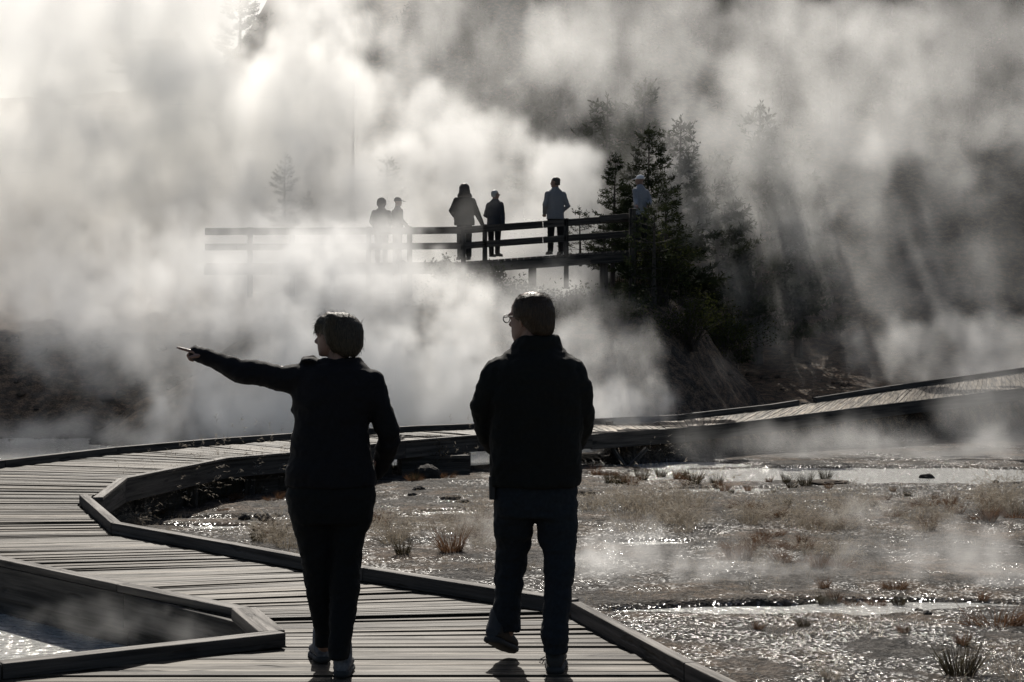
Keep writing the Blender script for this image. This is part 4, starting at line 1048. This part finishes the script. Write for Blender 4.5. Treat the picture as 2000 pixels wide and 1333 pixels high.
# broadleaf shrubs
def shrub(name, px, base_py, Y, hgt, wid, n, label, m='leaf', cat='shrub', seed=1, leaf=.05, z=None):
    rnd = random.Random(seed); p = at(px, base_py, Y); 
    if z is None: p.z = hz(p.x, Y)-.03
    else: p.z = z
    root = empty(name, p, label, cat)
    S = bmesh.new(); Lf = bmesh.new()
    for i in range(n):
        a = rnd.uniform(0, 2*PI); r = wid*rnd.random()**.6; q0 = p+Vector((rnd.gauss(0, wid*.12), rnd.gauss(0, wid*.12), 0))
        q2 = p+Vector((r*math.cos(a), r*math.sin(a), hgt*rnd.uniform(.45, 1.0)*(1-.35*(r/wid)**2))); q1 = q0.lerp(q2, .5)+Vector((rnd.gauss(0, .06), rnd.gauss(0, .06), .1*hgt))
        limb(S, [q0, q1, q2], [.012, .008, .004], 5)
        for k in range(34):
            t = rnd.uniform(.3, 1.05); c = (q0.lerp(q1, t*2) if t < .5 else q1.lerp(q2, t*2-1))+Vector((rnd.gauss(0, .08), rnd.gauss(0, .08), rnd.gauss(0, .07)))*(wid/.6)
            e = Vector((rnd.gauss(0, 1), rnd.gauss(0, 1), rnd.gauss(.2, .7))).normalized(); s_ = e.cross(Vector((rnd.gauss(0, 1), rnd.gauss(0, 1), rnd.gauss(0, 1)))).normalized()
            v = [Lf.verts.new(x) for x in (c, c+e*leaf*.5+s_*leaf*.28, c+e*leaf, c+e*leaf*.5-s_*leaf*.28)]; Lf.faces.new(v)
    obj('stems', S, M['bark'], root); obj('foliage', Lf, M[m], root)
    return root
shrub('shrub', 1290, 700, 38.0, 2.3, .9, 60, 'tall olive shrub on the slope right of the man', seed=3, leaf=.07)
shrub('shrub', 1345, 730, 37.0, 1.6, .9, 55, 'yellow-green shrub with lit leaf edges below the tall olive one', seed=4, leaf=.06)
shrub('shrub', 1262, 770, 35.0, 1.5, .45, 40, 'narrow twiggy bush at the edge of the white steam', seed=5, leaf=.045)
shrub('shrub', 1240, 805, 33.6, .5, .45, 22, 'low russet scrub where the pool meets the ramp', 'rust', seed=6, leaf=.04)
shrub('shrub', 1420, 700, 41.0, 1.7, 1.2, 50, 'dim grey-green shrub farther along the slope', seed=7, leaf=.07)
shrub('shrub', 870, 520, 37.6, .55, .5, 30, 'small bush sprouting under the overlook deck', 'needle', seed=8, leaf=.09, z=2.9)
shrub('shrub', 960, 520, 37.4, .5, .7, 30, 'scrubby plant on the knoll below the glasses wearer', 'needle', seed=9, leaf=.08, z=2.75)
shrub('shrub', 1010, 545, 36.6, .7, .8, 40, 'dark scrub crowding under the overlook between its piers', 'needle', seed=21, leaf=.08)
shrub('shrub', 1120, 545, 36.4, .8, .9, 44, 'dark scrub below the overlook under the tall man', 'needle', seed=22, leaf=.08)
shrub('shrub', 1205, 560, 36.2, .9, .8, 44, 'dark scrub at the foot of the big railing post', 'needle', seed=23, leaf=.08)
shrub('shrub', 690, 470, 40.5, 1.1, .9, 40, 'grey scrub behind the rail beside the hooded person', 'needle', seed=10, leaf=.08)
shrub('shrub', 860, 440, 41, 2.4, 1.0, 40, 'dim bush behind the rail beside the long-haired person', 'needle', seed=14, leaf=.08)
shrub('shrub', 845, 905, 26.6, .6, .5, 26, 'dark bush growing against the timber crib', 'sedge', seed=11, leaf=.03)
# faint board on two posts up on the ridge
c = at(315, 90, 72); sg = empty('information_sign', Vector((c.x, c.y, hz(c.x, 72))), 'faint square signboard on the ridge, nearly lost in steam', 'sign')
T = Timber(); T.beam(Vector((c.x-.5, 72, c.z+.28)), Vector((c.x+.5, 72, c.z+.28)), .05, .58, up=Vector((0, 0, 1))); T.build('panel', M['rail'], sg)
for d in (-.42, .42):
    T = Timber(); T.beam(Vector((c.x+d, 72.08, c.z+.2)), Vector((c.x+d, 72.08, hz(c.x+d, 72)-.2)), .09, .09, up=Vector((0, 1, 0))); T.build('post', M['rail'], sg)
# ------------------------------------------------------------------ steam: real volumes, each a density grid grown from rising puffs and noise
def steam_material(name, dens, aniso, col=(.997, .995, .985)):
    m = bpy.data.materials.new(name); m.use_nodes = True; t = m.node_tree; t.nodes.remove(t.nodes['Principled BSDF'])
    pv = t.nodes.new('ShaderNodeVolumePrincipled'); pv.inputs['Density'].default_value = dens; pv.inputs['Anisotropy'].default_value = aniso; pv.inputs['Color'].default_value = (*col, 1)
    t.links.new(pv.outputs[0], t.nodes['Material Output'].inputs['Volume'])
    return m
def steam(label, lo, hi, vox, puffs, dens, aniso=.32, warp=1.6, wscale=.45, contrast=(.30, .62), nscale=.5, detail=5, thin=.0, ragged=2.7):
    """puffs: (centre, radii, strength)"""
    name = 'steam'
    v = bpy.data.volumes.new(name); o = bpy.data.objects.new(name, v); COL.objects.link(o)
    tag(o, label, None, None, 'stuff')
    ng = bpy.data.node_groups.new(name, 'GeometryNodeTree')
    ng.interface.new_socket('Geometry', in_out='INPUT', socket_type='NodeSocketGeometry'); ng.interface.new_socket('Geometry', in_out='OUTPUT', socket_type='NodeSocketGeometry')
    N, L = ng.nodes, ng.links
    out = N.new('NodeGroupOutput'); vc = N.new('GeometryNodeVolumeCube')
    vc.inputs['Min'].default_value = lo; vc.inputs['Max'].default_value = hi
    for ax, a, b in zip('XYZ', lo, hi): vc.inputs['Resolution '+ax].default_value = max(4, int((b-a)/vox))
    pos = N.new('GeometryNodeInputPosition')
    def vm(op, a, b=None, c=None):
        n = N.new('ShaderNodeVectorMath'); n.operation = op
        for i, x in enumerate((a, b, c)):
            if x is None: continue
            if isinstance(x, (tuple, list, Vector)): n.inputs[i].default_value = tuple(x)
            else: L.new(x, n.inputs[i])
        return n
    def mth(op, a, b=None, c=None, clamp=False):
        n = N.new('ShaderNodeMath'); n.operation = op; n.use_clamp = clamp
        for i, x in enumerate((a, b, c)):
            if x is None: continue
            if isinstance(x, (int, float)): n.inputs[i].default_value = x
            else: L.new(x, n.inputs[i])
        return n.outputs[0]
    def noise(vec, scale, det, rough=.55, off=(0, 0, 0)):
        n = N.new('ShaderNodeTexNoise'); n.inputs['Scale'].default_value = scale; n.inputs['Detail'].default_value = det; n.inputs['Roughness'].default_value = rough
        L.new(vm('ADD', vec, off).outputs[0], n.inputs['Vector']); return n
    P0 = pos.outputs[0]
    w1 = noise(P0, wscale, 6, .6)
    s1 = vm('SUBTRACT', w1.outputs['Color'], (.5, .5, .5))
    q = vm('MULTIPLY_ADD', s1.outputs[0], (warp*2, warp*2, warp*2), P0).outputs[0]
    st = vm('MULTIPLY', P0, (1, 1, .8)).outputs[0]
    fb = noise(vm('ADD', st, vm('SCALE', s1.outputs[0]).outputs[0]).outputs[0], nscale*1.5, detail+1, .6, (11, 5, 23)).outputs['Fac']
    er = mth('MULTIPLY', mth('SUBTRACT', .5, fb), ragged)
    total = None
    for c, r, d in puffs:
        a = vm('SUBTRACT', q, tuple(c)); b = vm('DIVIDE', a.outputs[0], tuple(r)); l = vm('LENGTH', b.outputs[0])
        mr = N.new('ShaderNodeMapRange'); mr.interpolation_type = 'SMOOTHSTEP'; L.new(mth('ADD', l.outputs['Value'], er), mr.inputs['Value'])
        mr.inputs['From Min'].default_value = 1.08; mr.inputs['From Max'].default_value = .42; mr.inputs['To Min'].default_value = 0; mr.inputs['To Max'].default_value = d
        total = mr.outputs['Result'] if total is None else mth('ADD', total, mr.outputs['Result'])
    n2 = noise(st, nscale, detail, .58, (31, 7, 3))
    ct = N.new('ShaderNodeMapRange'); ct.interpolation_type = 'SMOOTHSTEP'; L.new(n2.outputs['Fac'], ct.inputs['Value'])
    ct.inputs['From Min'].default_value = contrast[0]; ct.inputs['From Max'].default_value = contrast[1]; ct.inputs['To Min'].default_value = thin; ct.inputs['To Max'].default_value = 1.0
    d = mth('MULTIPLY', total, ct.outputs['Result'])
    # thin out before the walls of the grid
    e1 = vm('SCALE', vm('SUBTRACT', P0, (lo[0], lo[1], lo[2]-50)).outputs[0]); e1.inputs['Scale'].default_value = 1/(vox*14)
    e2 = vm('SCALE', vm('SUBTRACT', tuple(hi), P0).outputs[0]); e2.inputs['Scale'].default_value = 1/(vox*14)
    sp = N.new('ShaderNodeSeparateXYZ'); L.new(vm('MINIMUM', e1.outputs[0], e2.outputs[0]).outputs[0], sp.inputs[0])
    ed = mth('MINIMUM', mth('MINIMUM', sp.outputs[0], sp.outputs[1]), sp.outputs[2])
    ee = N.new('ShaderNodeMapRange'); ee.interpolation_type = 'SMOOTHSTEP'; L.new(ed, ee.inputs['Value'])
    d = mth('MULTIPLY', d, ee.outputs['Result'])
    d = mth('MAXIMUM', mth('SUBTRACT', d, .015), 0.0)
    L.new(d, vc.inputs['Density'])
    m = steam_material(name, dens, aniso)
    sm = N.new('GeometryNodeSetMaterial'); sm.inputs['Material'].default_value = m; L.new(vc.outputs[0], sm.inputs[0]); L.new(sm.outputs[0], out.inputs[0])
    v.materials.append(m)
    md = o.modifiers.new('puffs', 'NODES'); md.node_group = ng
    return o
def puff(px, py, Y, rx, ry, ry_m, d):
    return (at(px, py, Y), (rx/F*Y, ry_m, ry/F*Y), d)
back = [puff(620, -70, 46.5, 330, 130, 3, .36), puff(60, 90, 50, 600, 500, 4, .75), puff(330, 40, 51, 330, 200, 3.5, .4), puff(480, 45, 50, 110, 105, 6, -1.0), puff(90, 420, 49, 420, 290, 3.5, .6), puff(430, 260, 50, 320, 290, 3.5, .65), puff(450, 60, 52, 260, 170, 3, .30), (at(330, 60, 56), (5, 3, 4), .25), puff(580, 430, 47.5, 250, 190, 3, .75),  # first puff: unseen above the frame, added to shade the overlook from the sun
        puff(540, 180, 51, 220, 180, 3.5, .22), puff(890, 300, 46, 130, 115, 2.6, 1.2), puff(1075, 350, 45.5, 80, 80, 2.2, 1.7), puff(1125, 415, 45, 80, 75, 2.0, 1.5), puff(1000, 450, 45.5, 200, 95, 2.4, 1.2), puff(1110, 520, 44.5, 90, 60, 2, 1.2),
        puff(780, 420, 47, 160, 140, 3, .7), puff(740, 250, 50, 240, 190, 3.5, .26), puff(1000, 150, 51, 290, 190, 4, .10), puff(1110, 50, 49, 80, 170, 2.5, .26), puff(700, 40, 52, 250, 120, 4, .09), puff(900, 40, 51, 220, 130, 3.5, .08),
        puff(1330, 90, 46.5, 300, 190, 3, .20), puff(1600, 170, 46, 310, 220, 3, .23), puff(1880, 110, 46, 320, 240, 3, .19), puff(1640, 350, 45, 280, 160, 2.5, .12), puff(1870, 400, 45, 280, 200, 2.5, .09), puff(1450, 450, 45, 230, 150, 2.5, .11), puff(1700, 580, 45, 330, 130, 2.5, .09),
        puff(1290, 320, 43.0, 220, 170, 1.4, .30), puff(1230, 300, 40.8, 110, 90, .8, .14), puff(1480, 330, 43.4, 230, 190, 1.8, .30)]
steam('tall bank of white steam billowing behind the overlook and across the hillside', (-21, 41.2, -.4), (19.5, 58, 16.5), .145, back, .66, aniso=.32, warp=1.9, wscale=.34, nscale=.5, contrast=(.33, .62), thin=.30)
front = [puff(820, 780, 33, 340, 120, 2.2, 1.5), puff(620, 720, 33, 270, 170, 2.2, .8), puff(1190, 810, 32.3, 110, 80, 1.4, 1.5), puff(600, 810, 32.5, 300, 70, 1.6, .9), puff(560, 570, 34.5, 240, 120, 2.4, .55), puff(300, 640, 36, 280, 150, 3, .45),
         puff(700, 570, 34, 160, 110, 2, .7), puff(930, 660, 33.4, 140, 110, 1.8, .8), puff(1110, 690, 33, 120, 95, 1.8, .36), puff(1235, 730, 33, 70, 80, 1.5, .35), puff(850, 550, 34.2, 110, 70, 1.5, .55), puff(480, 800, 34, 210, 90, 2, .9),
         puff(150, 570, 39, 280, 130, 3, .32), puff(120, 845, 33.5, 160, 45, 1.2, .4), puff(330, 855, 32.5, 140, 40, 1.2, .5), puff(645, 480, 35.8, 170, 95, 1.9, .46), puff(470, 505, 36.2, 150, 80, 1.5, .26), puff(625, 485, 35.9, 135, 75, 1.4, 1.1), puff(470, 548, 36, 160, 36, 1.2, .5), puff(750, 515, 35.8, 100, 80, 1.8, .5), puff(420, 500, 36.6, 180, 100, 1.5, .7), puff(745, 440, 37.0, 85, 75, .8, .28), puff(910, 440, 37, 70, 90, .7, .10), puff(1150, 585, 34.5, 90, 45, 1.2, .35),
         puff(980, 560, 35, 150, 60, 1.5, .22), puff(1090, 560, 35.5, 110, 45, 1.0, .16)]
steam('dense white steam boiling off the hot pool behind the two walkers', (-13.5, 29.5, -.6), (4.5, 41.4, 6.0), .095, front, .8, aniso=.32, warp=1.0, wscale=.7, nscale=.95, contrast=(.34, .60), thin=.34)
right = [puff(1900, 690, 41.5, 240, 90, 2.6, .55), puff(1960, 800, 34, 160, 110, 2, .30), puff(1560, 690, 41, 150, 70, 2, .12), puff(1330, 745, 37, 120, 60, 2, .10), puff(1800, 560, 43, 260, 110, 2.5, .12),
         puff(1500, 870, 30, 110, 50, 1.2, .40), puff(1650, 860, 30.5, 110, 60, 1.2, .45), puff(1360, 870, 29.5, 90, 45, 1.0, .35), puff(1800, 880, 30, 160, 45, 1.2, .50), puff(1960, 880, 30, 140, 60, 1.4, .32)]
steam('thin grey steam drifting around the boardwalk ramp', (1.9, 27.0, -.6), (15.5, 46, 5.6), .12, right, .75, warp=.7, wscale=.8, nscale=.8, contrast=(.36, .64))
near = [puff(1230, 1110, 15.0, 160, 75, .8, 1.6), puff(1400, 1120, 15.0, 150, 75, .8, 1.2), puff(1130, 1090, 15.5, 90, 60, .6, .9), puff(1600, 1130, 14.8, 190, 60, .8, .8), puff(1830, 1090, 15.2, 180, 90, .9, .8), puff(1960, 1120, 14.8, 120, 80, .8, 1.0),
        puff(1690, 1000, 18.2, 90, 35, .6, .8), puff(960, 1040, 17, 90, 60, .7, .7), puff(1800, 1195, 13.0, 200, 30, .5, .6)]
steam('low wisps of steam creeping over the gravel flats', (-.9, 11.6, -.6), (5.6, 19.6, .6), .042, near, .62, warp=.38, wscale=1.6, nscale=2.4, contrast=(.40, .66))
pool = [puff(200, 1210, 10.0, 160, 35, .4, .5), puff(330, 1230, 9.6, 170, 35, .4, .6)]
steam('faint steam hanging over the small pool inside the boardwalk notch', (-4.2, 8.2, -.6), (-1.2, 12, .4), .04, pool, 1.0, warp=.15, wscale=3, nscale=2.6, contrast=(.36, .66))
# ------------------------------------------------------------------ light and camera
EL, AZ = R(41), R(-4)          # sun ahead of the camera, a little to the left
wd = bpy.data.worlds.new('World'); sc.world = wd; wd.use_nodes = True
nt = wd.node_tree; bg = nt.nodes['Background']; sky = nt.nodes.new('ShaderNodeTexSky'); sky.sky_type = 'NISHITA'; sky.sun_disc = False
sky.sun_elevation = EL; sky.sun_rotation = AZ; sky.air_density = 1.0; sky.dust_density = 2.5; sky.ozone_density = .3
nt.links.new(sky.outputs[0], bg.inputs[0]); bg.inputs[1].default_value = .055
s = bpy.data.lights.new('sun', 'SUN'); s.energy = 5.0; s.angle = R(.5); s.color = (1, .945, .86)
so = bpy.data.objects.new('sun', s); COL.objects.link(so); so.rotation_euler = (-(PI/2-EL), 0, -AZ); so.location = (0, 60, 40)
cam = bpy.data.cameras.new('camera'); co = bpy.data.objects.new('camera', cam); COL.objects.link(co)
cam.sensor_width = 36; cam.lens = 36*F/2000; co.location = (0, 0, CAMH); co.rotation_euler = (PI/2, 0, 0); cam.clip_end = 3000; cam.clip_start = .05
sc.camera = co
vs = sc.view_settings
vs.view_transform = 'Standard'; vs.look = 'None'; vs.gamma = 1; vs.use_curve_mapping = False; vs.exposure = EXPO
cy = sc.cycles
cy.use_denoising = True; cy.max_bounces = 16; cy.volume_bounces = 14; cy.diffuse_bounces = 3; cy.glossy_bounces = 3; cy.transparent_max_bounces = 8
cy.use_adaptive_sampling = True; cy.adaptive_threshold = .02; cy.volume_step_rate = 2.0; cy.sample_clamp_indirect = 6
